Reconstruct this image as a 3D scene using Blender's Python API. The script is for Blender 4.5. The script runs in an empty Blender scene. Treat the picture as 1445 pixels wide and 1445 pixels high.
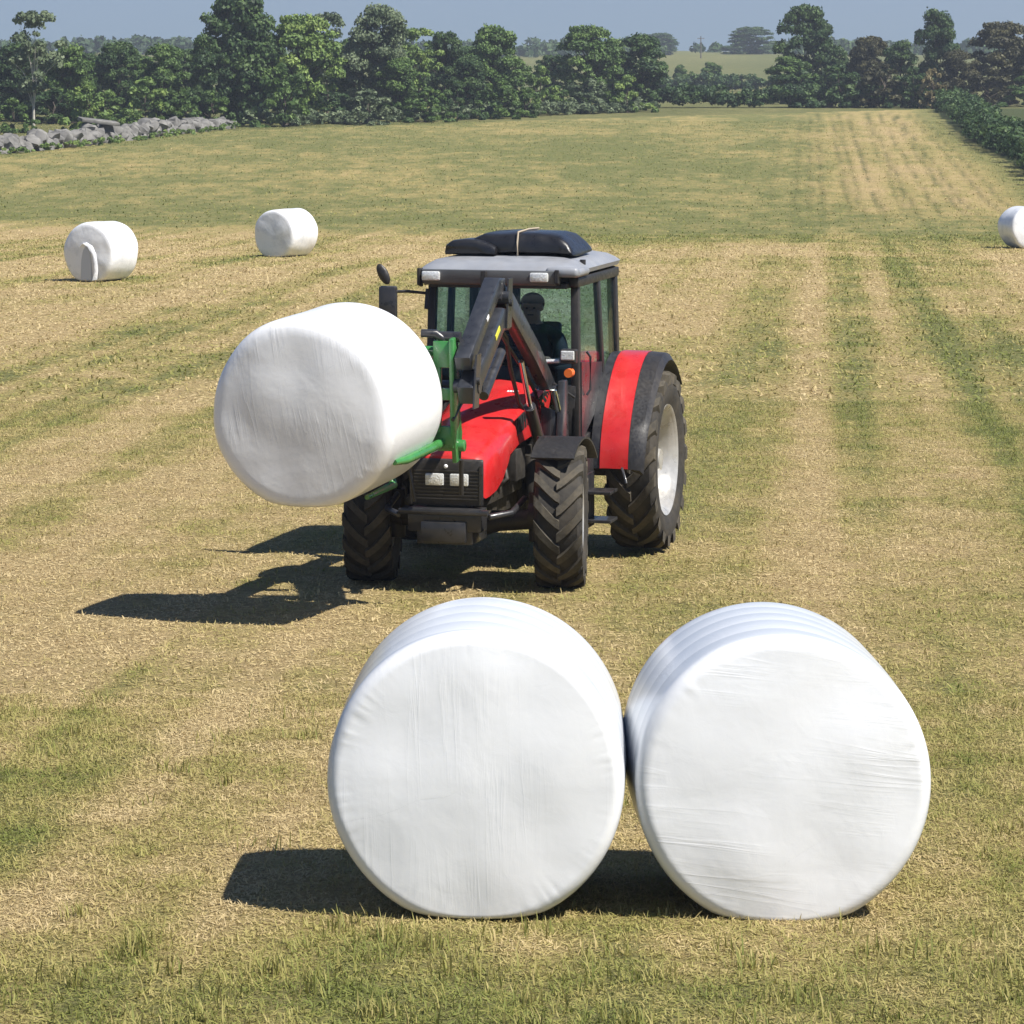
import bpy, bmesh, math, random
import numpy as np
from mathutils import Vector, Matrix, noise, Euler
R = math.radians
scn = bpy.context.scene
col = scn.collection

# ------------------------------------------------------------------ camera, sky, sun, exposure
FPX = 4800.0; IMG = 1445.0; YH = 90.0; CAMZ = 4.6
cam_d = bpy.data.cameras.new('camera'); cam = bpy.data.objects.new('camera', cam_d); col.objects.link(cam)
cam_d.sensor_width = 36.0; cam_d.lens = 36.0 * FPX / IMG
cam.location = (0, 0, CAMZ); cam.rotation_euler = (R(90), 0, 0)
cam_d.shift_y = -(IMG / 2 - YH) / IMG
cam_d.clip_start = 0.5; cam_d.clip_end = 20000
scn.camera = cam

LS = Vector((0.500, -0.310, 0.808)).normalized()      # towards the sun
SUN_EL = math.asin(LS.z); SUN_AZ = math.atan2(LS.x, LS.y)
w = bpy.data.worlds.new('World'); scn.world = w; w.use_nodes = True
nt = w.node_tree; nt.nodes.clear()
sky = nt.nodes.new('ShaderNodeTexSky'); sky.sky_type = 'NISHITA'; sky.sun_disc = False
sky.sun_elevation = SUN_EL; sky.sun_rotation = SUN_AZ
sky.air_density = 0.42; sky.dust_density = 0.0; sky.ozone_density = 2.0; sky.altitude = 0
bg = nt.nodes.new('ShaderNodeBackground'); bg.inputs['Strength'].default_value = 0.10
wo = nt.nodes.new('ShaderNodeOutputWorld')
# the low sky of the photograph is deeper than the clear-air model: hold it back near the horizon
wtc = nt.nodes.new('ShaderNodeTexCoord'); wsp = nt.nodes.new('ShaderNodeSeparateXYZ'); nt.links.new(wtc.outputs['Generated'], wsp.inputs[0])
wmr = nt.nodes.new('ShaderNodeMapRange'); wmr.inputs[1].default_value = 0.0; wmr.inputs[2].default_value = 0.45; nt.links.new(wsp.outputs[2], wmr.inputs[0])
wmx = nt.nodes.new('ShaderNodeMix'); wmx.data_type = 'RGBA'; wmx.inputs[6].default_value = (.125, .175, .215, 1); wmx.inputs[7].default_value = (1, 1, 1, 1)
nt.links.new(wmr.outputs[0], wmx.inputs[0])
wml = nt.nodes.new('ShaderNodeMix'); wml.data_type = 'RGBA'; wml.blend_type = 'MULTIPLY'; wml.inputs[0].default_value = 1
nt.links.new(sky.outputs[0], wml.inputs[6]); nt.links.new(wmx.outputs[2], wml.inputs[7])
nt.links.new(wml.outputs[2], bg.inputs[0]); nt.links.new(bg.outputs[0], wo.inputs[0])
sd = bpy.data.lights.new('sun', 'SUN'); sd.energy = 4.0; sd.angle = R(0.5); sd.color = (1.0, 0.95, 0.87)
so = bpy.data.objects.new('sun', sd); col.objects.link(so)
so.rotation_euler = (-LS).to_track_quat('-Z', 'Y').to_euler(); so.location = (30, -20, 60)
scn.view_settings.view_transform = 'Standard'; scn.view_settings.look = 'None'
scn.view_settings.exposure = 1.05; scn.view_settings.gamma = 1.0
scn.render.engine = 'CYCLES'
scn.cycles.max_bounces = 6; scn.cycles.transparent_max_bounces = 12

# ------------------------------------------------------------------ numpy value noise
def _h(ix, iy, seed):
    n = (ix.astype(np.int64) * 374761393 + iy.astype(np.int64) * 668265263 + seed * 974634777) & 0xffffffff
    n = ((n ^ (n >> 13)) * 1274126177) & 0xffffffff
    return ((n ^ (n >> 16)) & 0xffff) / 65535.0
def vnoise(x, y, seed=0):
    x = np.asarray(x, float); y = np.asarray(y, float)
    ix = np.floor(x); iy = np.floor(y); fx = x - ix; fy = y - iy
    fx = fx * fx * (3 - 2 * fx); fy = fy * fy * (3 - 2 * fy)
    a = _h(ix, iy, seed); b = _h(ix + 1, iy, seed); c = _h(ix, iy + 1, seed); d = _h(ix + 1, iy + 1, seed)
    return (a * (1 - fx) + b * fx) * (1 - fy) + (c * (1 - fx) + d * fx) * fy
def fbm(x, y, seed=0, o=4):
    s = 0; a = .5; t = 0
    for k in range(o):
        s = s + a * vnoise(x * 2 ** k, y * 2 ** k, seed + k * 7); t += a; a *= .55
    return s / t
def sst(a, b, x):
    t = np.clip((np.asarray(x, float) - a) / (b - a), 0, 1); return t * t * (3 - 2 * t)

GP = np.array([(-300, 2.5), (0, .8), (10, .5), (17, .33), (30, 0), (50, -.2), (80, -.5), (100, -1.0), (115, -1.35), (150, -1.5),
      (190, -.75), (240, -.15), (290, .6), (320, .8), (400, .6), (500, 1.2), (800, 6.2), (1200, 8.6), (2500, 10), (9000, 6)], float)
def gbase(y):
    y = np.asarray(y, float); s = 0
    for k in range(-4, 5):
        s = s + np.interp(y + np.maximum(np.abs(y), 8) * k * .02, GP[:, 0], GP[:, 1])
    return s / 9
def gnd(x, y):
    x = np.asarray(x, float); y = np.asarray(y, float)
    z = gbase(y)
    z = z + (fbm(x * .9, y * .9, 3, 3) - .5) * .05 * sst(300, 60, y)
    z = z + (fbm(x * .02, y * .02, 5, 2) - .5) * 3.0 * sst(420, 900, y)
    return z
def G(x, y): return float(gnd(np.array([x]), np.array([y]))[0])
def wx(px, y): return (px - 722.5) * y / FPX      # photo column at depth y -> world x
def v_row(x, y): return x - .089 * y              # distance across the mown rows
def hedge_x(y): return np.interp(y, [60, 145, 180, 230, 300, 330], [17, 23.8, 27.0, 30.5, 37.0, 38.5])
def edge_y(x): return np.interp(x, [-200, -34, -20.5, 0, 37, 200], [190, 205, 240, 262, 298, 330])
def lush(x, y):
    """how green the sward is, 0 straw .. 1 green"""
    v = v_row(x, y)
    row = fbm(v * 1.5, y * .022, 11, 3)
    big = fbm(x * .30 + 3, y * .16, 23, 3)
    l = .27 + (row - .5) * 1.25 + (big - .5) * 1.0 + (fbm(x * 1.3, y * .8, 29, 3) - .5) * .5
    l = l + .55 * np.exp(-((v - 2.0 - .005 * y) / .45) ** 2) * sst(20, 34, y) * sst(130, 100, y)
    l = l + .18 * np.exp(-((v - .62) / .30) ** 2) * sst(30, 44, y) * sst(120, 90, y)
    l = l + .16 * np.exp(-((v + 1.1) / .3) ** 2) * sst(40, 60, y) * sst(120, 90, y) * .5
    # fresher patches: bottom of the picture, left of the near bales, under the bales
    l = l + .38 * sst(17.6, 15.2, y) + .20 * np.exp(-(((x + 3.2) / 1.6) ** 2 + ((y - 21.5) / 3.0) ** 2))
    l = l + .25 * np.exp(-(((x - 2.6) / 1.2) ** 2 + ((y - 19) / 3.0) ** 2))
    l = l - .22 * np.exp(-(((x + 3.5) / 1.4) ** 2 + ((y - 27) / 3.5) ** 2))
    bd = 112 + 12 * sst(6, -12, x) + (fbm(x * .35, y * .08, 31) - .5) * 16
    up = .86 + (fbm(x * .6, y * .22, 47, 3) - .5) * .55 + (fbm(x * 1.9, y * .7, 49, 3) - .5) * .7 - .04 + (fbm(x * .15, y * .05, 41) - .5) * .9 - .42 * sst(-3, 4, v) * sst(118, 150, y) + (fbm(v * 1.6, y * .02, 43, 2) - .5) * .5 * sst(-6, 2, v)
    t = sst(-6, 7, y - bd)
    l = l * (1 - t) + up * t
    l = np.clip(l, 0, 1)
    l = np.where((x > hedge_x(y) + .5) & (y > 60), 1.0, l)
    l = np.maximum(l, .85 * sst(4.0, 1.0, hedge_x(y) - x) * sst(60, 110, y))
    return np.clip(l, 0, 1)

# ------------------------------------------------------------------ materials
def newmat(name):
    m = bpy.data.materials.new(name); m.use_nodes = True
    return m, m.node_tree, m.node_tree.nodes['Principled BSDF']
def setp(b, **k):
    for a, v in k.items():
        n = a.replace('_', ' ')
        for i in b.inputs:
            if i.name.lower() == n.lower(): i.default_value = v
def mat(name, c, rough=.5, metal=0, bump=0, bscale=20, var=0.0, coat=0, spec=.5, dust=0.0):
    m, t, b = newmat(name)
    b.inputs['Base Color'].default_value = (*c, 1); b.inputs['Roughness'].default_value = rough
    b.inputs['Metallic'].default_value = metal; setp(b, coat_weight=coat, specular_ior_level=spec)
    tc = t.nodes.new('ShaderNodeTexCoord')
    n = t.nodes.new('ShaderNodeTexNoise'); n.inputs['Scale'].default_value = bscale; n.inputs['Detail'].default_value = 5
    t.links.new(tc.outputs['Object'], n.inputs['Vector'])
    if var:
        mr = t.nodes.new('ShaderNodeMapRange'); mr.inputs[1].default_value = .3; mr.inputs[2].default_value = .7
        mr.inputs[3].default_value = 1 - var; mr.inputs[4].default_value = 1 + var
        t.links.new(n.outputs[0], mr.inputs[0])
        mx = t.nodes.new('ShaderNodeVectorMath'); mx.operation = 'SCALE'; mx.inputs[0].default_value = c
        t.links.new(mr.outputs[0], mx.inputs['Scale']); t.links.new(mx.outputs[0], b.inputs['Base Color'])
        rr = t.nodes.new('ShaderNodeMapRange'); rr.inputs[1].default_value = .3; rr.inputs[2].default_value = .7
        rr.inputs[3].default_value = max(.05, rough - .1); rr.inputs[4].default_value = min(1, rough + .15)
        t.links.new(n.outputs[0], rr.inputs[0]); t.links.new(rr.outputs[0], b.inputs['Roughness'])
    if dust:                                          # dried field dust and chaff in irregular patches
        dn = t.nodes.new('ShaderNodeTexNoise'); dn.inputs['Scale'].default_value = 3.5; dn.inputs['Detail'].default_value = 9; dn.inputs['Roughness'].default_value = .7
        t.links.new(tc.outputs['Object'], dn.inputs['Vector'])
        dr = t.nodes.new('ShaderNodeMapRange'); dr.inputs[1].default_value = .45; dr.inputs[2].default_value = .75; dr.inputs[3].default_value = dust * .15; dr.inputs[4].default_value = dust
        t.links.new(dn.outputs[0], dr.inputs[0])
        dm = t.nodes.new('ShaderNodeMix'); dm.data_type = 'RGBA'; dm.inputs[7].default_value = (.25, .20, .13, 1); t.links.new(dr.outputs[0], dm.inputs[0])
        src = b.inputs['Base Color'].links[0].from_socket if b.inputs['Base Color'].links else None
        if src: t.links.new(src, dm.inputs[6])
        else: dm.inputs[6].default_value = (*c, 1)
        t.links.new(dm.outputs[2], b.inputs['Base Color'])
    if bump:
        bp = t.nodes.new('ShaderNodeBump'); bp.inputs['Strength'].default_value = bump; bp.inputs['Distance'].default_value = .01
        t.links.new(n.outputs[0], bp.inputs['Height']); t.links.new(bp.outputs[0], b.inputs['Normal'])
    return m
def ramp(t, stops):
    r = t.nodes.new('ShaderNodeValToRGB'); e = r.color_ramp.elements
    while len(e) > 1: e.remove(e[-1])
    e[0].position = stops[0][0]; e[0].color = (*stops[0][1], 1)
    for p, c in stops[1:]:
        q = e.new(p); q.color = (*c, 1)
    return r
def math_node(t, op, a=None, b=None, va=None, vb=None, clamp=False):
    n = t.nodes.new('ShaderNodeMath'); n.operation = op; n.use_clamp = clamp
    if a is not None: t.links.new(a, n.inputs[0])
    if b is not None: t.links.new(b, n.inputs[1])
    if va is not None: n.inputs[0].default_value = va
    if vb is not None: n.inputs[1].default_value = vb
    return n.outputs[0]

STRAW = [(0.0, (.40, .298, .148)), (.28, (.37, .288, .132)), (.50, (.31, .255, .100)), (.72, (.228, .208, .082)), (1.0, (.145, .155, .055))]
def ground_material():
    m, t, b = newmat('mown_ground'); b.inputs['Roughness'].default_value = .95; setp(b, specular_ior_level=.15)
    at = t.nodes.new('ShaderNodeAttribute'); at.attribute_name = 'lush'
    geo = t.nodes.new('ShaderNodeNewGeometry')
    def nz(scale, det, vec=None, rough=.6):
        n = t.nodes.new('ShaderNodeTexNoise'); n.inputs['Scale'].default_value = scale; n.inputs['Detail'].default_value = det
        n.inputs['Roughness'].default_value = rough
        t.links.new(vec or geo.outputs['Position'], n.inputs['Vector']); return n.outputs[0]
    # fine straw streaks across / along the rows
    mp = t.nodes.new('ShaderNodeMapping'); mp.inputs['Rotation'].default_value = (0, 0, R(5.1)); mp.inputs['Scale'].default_value = (3.2, .45, 1)
    t.links.new(geo.outputs['Position'], mp.inputs[0])
    n1 = nz(3.0, 9, None, .72); n2 = nz(24, 6, None, .7); n3 = nz(1.0, 5, mp.outputs[0], .65); n4 = nz(.55, 4)
    f = math_node(t, 'MULTIPLY_ADD', n1, None, None, .9); t.nodes[-1].inputs[2].default_value = -.45
    a = math_node(t, 'ADD', at.outputs['Fac'], f)
    f2 = math_node(t, 'MULTIPLY_ADD', n2, None, None, .8); t.nodes[-1].inputs[2].default_value = -.40
    a = math_node(t, 'ADD', a, f2)
    f3 = math_node(t, 'MULTIPLY_ADD', n3, None, None, .7); t.nodes[-1].inputs[2].default_value = -.35
    f4 = math_node(t, 'MULTIPLY_ADD', n4, None, None, .8); t.nodes[-1].inputs[2].default_value = -.40
    a = math_node(t, 'ADD', a, f4)
    a = math_node(t, 'ADD', a, f3, clamp=True)
    r = ramp(t, STRAW); t.links.new(a, r.inputs[0])
    mr = t.nodes.new('ShaderNodeMapRange'); mr.inputs[1].default_value = .35; mr.inputs[2].default_value = .65
    mr.inputs[3].default_value = .72; mr.inputs[4].default_value = 1.25
    nn = nz(9, 8, None, .75); t.links.new(nn, mr.inputs[0])
    ms = t.nodes.new('ShaderNodeVectorMath'); ms.operation = 'SCALE'
    t.links.new(r.outputs[0], ms.inputs[0]); t.links.new(mr.outputs[0], ms.inputs['Scale'])
    # dark wheel lines and swath gaps of bare thatch in the far part of the field
    rut = t.nodes.new('ShaderNodeAttribute'); rut.attribute_name = 'rut'
    mm = t.nodes.new('ShaderNodeMix'); mm.data_type = 'RGBA'
    t.links.new(ms.outputs[0], mm.inputs[6]); mm.inputs[7].default_value = (.060, .075, .028, 1)
    rn = math_node(t, 'MULTIPLY', rut.outputs['Fac'], nz(.8, 5), clamp=True); rn = math_node(t, 'MULTIPLY', rn, None, None, 1.7, True)
    t.links.new(rn, mm.inputs[0]); t.links.new(mm.outputs[2], b.inputs['Base Color'])
    bp = t.nodes.new('ShaderNodeBump'); bp.inputs['Strength'].default_value = .9; bp.inputs['Distance'].default_value = .05
    h = math_node(t, 'ADD', n1, n2); h = math_node(t, 'ADD', h, nn); h = math_node(t, 'ADD', h, n3)
    t.links.new(h, bp.inputs['Height']); t.links.new(bp.outputs[0], b.inputs['Normal'])
    return m
def blade_material():
    m, t, b = newmat('grass_blade'); b.inputs['Roughness'].default_value = .65; setp(b, specular_ior_level=.25)
    at = t.nodes.new('ShaderNodeAttribute'); at.attribute_name = 'tone'
    r = ramp(t, [(0.0, (.55, .440, .240)), (.25, (.455, .362, .170)), (.5, (.37, .320, .120)), (.75, (.285, .270, .080)), (1.0, (.165, .190, .045))])
    t.links.new(at.outputs['Fac'], r.inputs[0]); t.links.new(r.outputs[0], b.inputs['Base Color'])
    tr = t.nodes.new('ShaderNodeBsdfTranslucent'); t.links.new(r.outputs[0], tr.inputs[0])
    mx = t.nodes.new('ShaderNodeMixShader'); mx.inputs[0].default_value = .25
    out = t.nodes['Material Output']
    t.links.new(b.outputs[0], mx.inputs[1]); t.links.new(tr.outputs[0], mx.inputs[2]); t.links.new(mx.outputs[0], out.inputs[0])
    return m
def leaf_material(name, c0, c1, c2):
    m, t, b = newmat(name); b.inputs['Roughness'].default_value = .6; setp(b, specular_ior_level=.3)
    at = t.nodes.new('ShaderNodeAttribute'); at.attribute_name = 'tone'
    r = ramp(t, [(0, c0), (.5, c1), (1, c2)])
    t.links.new(at.outputs['Fac'], r.inputs[0]); t.links.new(r.outputs[0], b.inputs['Base Color'])
    tr = t.nodes.new('ShaderNodeBsdfTranslucent'); t.links.new(r.outputs[0], tr.inputs[0])
    mx = t.nodes.new('ShaderNodeMixShader'); mx.inputs[0].default_value = .22
    out = t.nodes['Material Output']
    t.links.new(b.outputs[0], mx.inputs[1]); t.links.new(tr.outputs[0], mx.inputs[2]); t.links.new(mx.outputs[0], out.inputs[0])
    return m
def film_material(name, ang, fine=1.0, grime=.0, seed=0.0, side=0.0):
    """white stretch film: long tension creases on the ends, gathered rim, wrap bands on the round side"""
    m, t, b = newmat(name)
    b.inputs['Roughness'].default_value = .30; setp(b, specular_ior_level=.55, coat_weight=.3, coat_roughness=.15)
    tc = t.nodes.new('ShaderNodeTexCoord'); sep = t.nodes.new('ShaderNodeSeparateXYZ')
    off = t.nodes.new('ShaderNodeMapping'); off.inputs['Location'].default_value = (seed, seed * 1.7, 0)
    t.links.new(tc.outputs['Object'], off.inputs[0]); t.links.new(tc.outputs['Object'], sep.inputs[0])
    def nz(vec, scale, det, rough=.5, dist=0):
        n = t.nodes.new('ShaderNodeTexNoise'); n.inputs['Scale'].default_value = scale; n.inputs['Detail'].default_value = det
        n.inputs['Roughness'].default_value = rough; n.inputs['Distortion'].default_value = dist
        t.links.new(vec, n.inputs['Vector']); return n.outputs[0]
    # creases: noise stretched in a direction on the end face (x,z plane)
    mp = t.nodes.new('ShaderNodeMapping'); mp.vector_type = 'TEXTURE'; mp.inputs['Rotation'].default_value = (0, R(ang), 0)
    mp.inputs['Scale'].default_value = (3.2, .6, .22); t.links.new(off.outputs[0], mp.inputs[0])
    cr = nz(mp.outputs[0], 2.2, 4, .55, .6)
    # ridged: 1-|2n-1|
    ri = math_node(t, 'ABSOLUTE', math_node(t, 'MULTIPLY_ADD', cr, None, None, 2.0)); 
    t.nodes[-2].inputs[2].default_value = -1.0
    ri = math_node(t, 'SUBTRACT', None, ri, 1.0); ri = math_node(t, 'POWER', ri, None, None, 9.0)
    msk = nz(off.outputs[0], 1.6, 2); mk = t.nodes.new('ShaderNodeMapRange'); mk.inputs[1].default_value = .40; mk.inputs[2].default_value = .75
    t.links.new(msk, mk.inputs[0]); ri = math_node(t, 'MULTIPLY', ri, mk.outputs[0])
    soft = nz(off.outputs[0], 2.4, 3, .5, .3)
    lumps = nz(off.outputs[0], 8, 4, .6, .5)
    # wrap bands on the side: saw lines across the axis, slightly oblique
    mp2 = t.nodes.new('ShaderNodeMapping'); mp2.inputs['Rotation'].default_value = (R(12), R(0), R(9)); t.links.new(off.outputs[0], mp2.inputs[0])
    wv = t.nodes.new('ShaderNodeTexWave'); wv.wave_type = 'BANDS'; wv.bands_direction = 'Y'; wv.wave_profile = 'SAW'
    wv.inputs['Scale'].default_value = 1.4; wv.inputs['Distortion'].default_value = 1.6; wv.inputs['Detail'].default_value = 1
    t.links.new(mp2.outputs[0], wv.inputs['Vector'])
    bp1 = t.nodes.new('ShaderNodeBump'); bp1.inputs['Strength'].default_value = 1.0; bp1.inputs['Distance'].default_value = .0021 * fine
    t.links.new(ri, bp1.inputs['Height'])
    bp2 = t.nodes.new('ShaderNodeBump'); bp2.inputs['Strength'].default_value = .6; bp2.inputs['Distance'].default_value = .018 * fine
    t.links.new(soft, bp2.inputs['Height']); t.links.new(bp1.outputs[0], bp2.inputs['Normal'])
    bp3 = t.nodes.new('ShaderNodeBump'); bp3.inputs['Strength'].default_value = .5; bp3.inputs['Distance'].default_value = .0025
    s = math_node(t, 'MULTIPLY', wv.outputs['Fac'], None, None, .22)
    s = math_node(t, 'ADD', lumps, s); t.links.new(s, bp3.inputs['Height']); t.links.new(bp2.outputs[0], bp3.inputs['Normal'])
    t.links.new(bp3.outputs[0], b.inputs['Normal'])
    # colour: clean white film, the grey forage shows faintly through thin places, dusty at the foot
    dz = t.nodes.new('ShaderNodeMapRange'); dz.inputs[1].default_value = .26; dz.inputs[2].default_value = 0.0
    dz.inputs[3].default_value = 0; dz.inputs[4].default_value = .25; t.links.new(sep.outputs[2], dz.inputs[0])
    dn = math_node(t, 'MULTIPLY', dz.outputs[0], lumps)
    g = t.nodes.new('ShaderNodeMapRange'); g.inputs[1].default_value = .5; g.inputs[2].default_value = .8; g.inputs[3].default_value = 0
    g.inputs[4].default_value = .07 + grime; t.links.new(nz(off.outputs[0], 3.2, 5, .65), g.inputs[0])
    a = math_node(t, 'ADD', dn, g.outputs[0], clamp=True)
    if side:                       # greyer tone on all behind the front end, varied by the wrap bands
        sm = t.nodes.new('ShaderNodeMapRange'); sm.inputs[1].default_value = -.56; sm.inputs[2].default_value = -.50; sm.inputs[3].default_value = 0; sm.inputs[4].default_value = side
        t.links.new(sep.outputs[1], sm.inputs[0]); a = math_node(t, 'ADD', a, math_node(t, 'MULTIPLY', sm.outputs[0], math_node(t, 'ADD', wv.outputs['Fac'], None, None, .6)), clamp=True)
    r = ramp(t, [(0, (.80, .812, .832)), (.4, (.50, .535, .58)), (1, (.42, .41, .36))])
    t.links.new(a, r.inputs[0]); t.links.new(r.outputs[0], b.inputs['Base Color'])
    return m
def glass_material(name, tint, gl=.12):
    m, t, b = newmat(name); t.nodes.remove(b); out = t.nodes['Material Output']
    tr = t.nodes.new('ShaderNodeBsdfTransparent'); tr.inputs[0].default_value = (*tint, 1)
    g = t.nodes.new('ShaderNodeBsdfGlossy'); g.inputs['Roughness'].default_value = .04; g.inputs[0].default_value = (.9, .95, .95, 1)
    fr = t.nodes.new('ShaderNodeFresnel'); fr.inputs[0].default_value = 1.5
    f = math_node(t, 'MULTIPLY_ADD', fr.outputs[0], None, None, .42); t.nodes[-1].inputs[2].default_value = 0.0
    mx = t.nodes.new('ShaderNodeMixShader'); t.links.new(f, mx.inputs[0])
    t.links.new(tr.outputs[0], mx.inputs[1]); t.links.new(g.outputs[0], mx.inputs[2]); t.links.new(mx.outputs[0], out.inputs[0])
    return m

M = dict(
    ground=ground_material(), blade=blade_material(),
    red=mat('red_paint', (.52, .014, .017), .30, 0, .05, 6, .10, coat=.5, dust=0.14),
    black=mat('black_plastic', (.016, .016, .018), .42, 0, .15, 40, .15, dust=0.12),
    steel=mat('black_painted_steel', (.022, .023, .027), .34, 0, .1, 14, .2, coat=.3, dust=0.1),
    steelg=mat('grey_painted_steel', (.026, .028, .034), .35, 0, .1, 14, .2, coat=.3),
    cast=mat('oily_castings', (.018, .017, .016), .55, 0, .4, 18, .4, dust=0.22),
    rubber=mat('dusty_rubber', (.024, .023, .022), .75, 0, .3, 30, .35, spec=.35, dust=0.22),
    rubberd=mat('dusty_lugs', (.050, .046, .038), .8, 0, .3, 30, .35, spec=.3, dust=0.35),
    rim=mat('silver_rim_paint', (.44, .44, .43), .32, .25, .05, 10, .12, coat=.3, dust=0.5),
    roof=mat('light_grey_roof', (.24, .255, .285), .38, 0, .1, 9, .05, dust=0.2),
    visor=mat('grey_visor', (.10, .105, .11), .4, 0, .05, 9, .05),
    lamp=mat('lamp_lens', (.75, .76, .74), .12, .3, .6, 60, .2),
    amber=mat('amber_lens', (.75, .16, .03), .2, 0, .1, 20),
    green=mat('green_paint', (.036, .20, .046), .28, 0, .1, 10, .12, coat=.5, dust=0.15),
    chrome=mat('polished_rod', (.62, .62, .62), .15, 1.0),
    mirror=mat('mirror_glass', (.80, .86, .82), .02, 1.0),
    tarp=mat('black_sheet', (.014, .014, .016), .33, 0, .8, 7, .2, coat=.2),
    cord=mat('pale_cord', (.36, .30, .22), .8),
    yellow=mat('yellow_sticker', (.62, .60, .06), .4), white=mat('white_sticker', (.8, .8, .8), .4),
    glass=glass_material('tinted_cab_glass', (.74, .86, .92)),
    seat=mat('seat_cloth', (.022, .022, .025), .8), cloth=mat('dark_overalls', (.020, .022, .030), .85, 0, .4, 30, .2),
    skin=mat('skin', (.33, .18, .12), .55), hair=mat('dark_hair', (.018, .013, .010), .7),
    stone=mat('grey_field_stone', (.155, .15, .14), .9, 0, .8, 1.6, .45),
    bark=mat('brown_bark', (.075, .060, .045), .9, 0, .8, 3, .35), pale_bark=mat('pale_bark', (.40, .38, .33), .8, 0, .5, 3, .35),
    wood=mat('weathered_wood', (.12, .10, .085), .8),
    leaf_dark=leaf_material('leaf_dark_green', (0.020, 0.044, 0.016), (0.044, 0.086, 0.028), (0.099, 0.157, 0.044)),
    leaf_mid=leaf_material('leaf_mid_green', (0.039, 0.074, 0.020), (0.078, 0.139, 0.035), (0.157, 0.236, 0.059)),
    leaf_light=leaf_material('leaf_light_green', (0.068, 0.118, 0.032), (0.139, 0.217, 0.055), (0.256, 0.335, 0.088)),
    leaf_grey=leaf_material('leaf_grey_green', (0.059, 0.088, 0.044), (0.118, 0.157, 0.083), (0.217, 0.265, 0.147)),
    leaf_brown=leaf_material('leaf_brown_green', (0.030, 0.030, 0.016), (0.060, 0.060, 0.027), (0.113, 0.106, 0.046)),
    leaf_straw=leaf_material('leaf_pale_dead', (.14, .12, .05), (.26, .22, .11), (.36, .31, .17)),
)

# ------------------------------------------------------------------ object helpers
def tag(o, label=None, cat=None, group=None, kind=None):
    if label: o['label'] = label
    if cat: o['category'] = cat
    if group: o['group'] = group
    if kind: o['kind'] = kind
    return o
def empty(name, loc=(0, 0, 0), rz=0, parent=None):
    o = bpy.data.objects.new(name, None); col.objects.link(o); o.location = loc; o.rotation_euler = (0, 0, rz); o.parent = parent
    o.empty_display_size = .3
    return o
def obj(name, bm, m, parent=None, smooth=None, bevel=0, loc=None):
    me = bpy.data.meshes.new(name)
    bmesh.ops.recalc_face_normals(bm, faces=bm.faces)
    if bevel:
        es = [e for e in bm.edges if len(e.link_faces) == 2 and e.calc_face_angle(0) > .5]
        try: bmesh.ops.bevel(bm, geom=es, offset=bevel, segments=2, profile=.5, affect='EDGES', clamp_overlap=True)
        except Exception: pass
    bm.to_mesh(me); bm.free()
    for mm in (m if isinstance(m, (list, tuple)) else [m]): me.materials.append(mm)
    if smooth is not None:
        me.polygons.foreach_set('use_smooth', [True] * len(me.polygons))
        if smooth < 180: me.set_sharp_from_angle(angle=R(smooth))
    o = bpy.data.objects.new(name, me); col.objects.link(o); o.parent = parent
    if loc: o.location = loc
    return o
def BM(): return bmesh.new()
def add_box(bm, c, s, rot=None, mi=0, taper=None):
    r = bmesh.ops.create_cube(bm, size=1.0); vs = r['verts']
    for v in vs:
        v.co = Vector((v.co.x * s[0], v.co.y * s[1], v.co.z * s[2]))
        if taper and v.co.z > 0: v.co.x *= taper[0]; v.co.y *= taper[1]
    mt = Matrix.Translation(c) @ (Euler(rot).to_matrix().to_4x4() if rot else Matrix())
    bmesh.ops.transform(bm, matrix=mt, verts=vs)
    for f in {f for v in vs for f in v.link_faces}: f.material_index = mi
def add_tube(bm, pts, r, segs=10, cap=True, mi=0):
    pts = [Vector(p) for p in pts]; rs = r if isinstance(r, (list, tuple)) else [r] * len(pts)
    rings = []; up = Vector((0, 0, 1))
    for i, p in enumerate(pts):
        d = (pts[min(i + 1, len(pts) - 1)] - pts[max(i - 1, 0)]).normalized()
        a = d.cross(up); 
        if a.length < .05: a = d.cross(Vector((1, 0, 0)))
        a.normalize(); b_ = d.cross(a)
        rings.append([bm.verts.new(p + (a * math.cos(2 * math.pi * k / segs) + b_ * math.sin(2 * math.pi * k / segs)) * rs[i]) for k in range(segs)])
    for i in range(len(rings) - 1):
        for k in range(segs):
            f = bm.faces.new((rings[i][k], rings[i][(k + 1) % segs], rings[i + 1][(k + 1) % segs], rings[i + 1][k])); f.material_index = mi
    if cap:
        for rg in (rings[0], rings[-1]):
            f = bm.faces.new(rg); f.material_index = mi
def add_lathe_x(bm, prof, segs=64, c=(0, 0, 0), mi=0, close=False):
    """profile (x, r) turned about the x axis"""
    rings = []
    for x, r in prof:
        rings.append([bm.verts.new((c[0] + x, c[1] - r * math.cos(2 * math.pi * k / segs), c[2] + r * math.sin(2 * math.pi * k / segs))) for k in range(segs)])
    n = len(rings)
    for i in range(n if close else n - 1):
        A = rings[i]; B = rings[(i + 1) % n]
        for k in range(segs):
            f = bm.faces.new((A[k], A[(k + 1) % segs], B[(k + 1) % segs], B[k])); f.material_index = mi
    return rings
def add_prism_x(bm, poly, x0, x1, mi=0):
    """polygon (y, z) extruded along x"""
    a = [bm.verts.new((x0, y, z)) for y, z in poly]; b_ = [bm.verts.new((x1, y, z)) for y, z in poly]
    fs = [bm.faces.new(a), bm.faces.new(list(reversed(b_)))]
    n = len(poly)
    for i in range(n): fs.append(bm.faces.new((a[i], b_[i], b_[(i + 1) % n], a[(i + 1) % n])))
    for f in fs: f.material_index = mi
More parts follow.
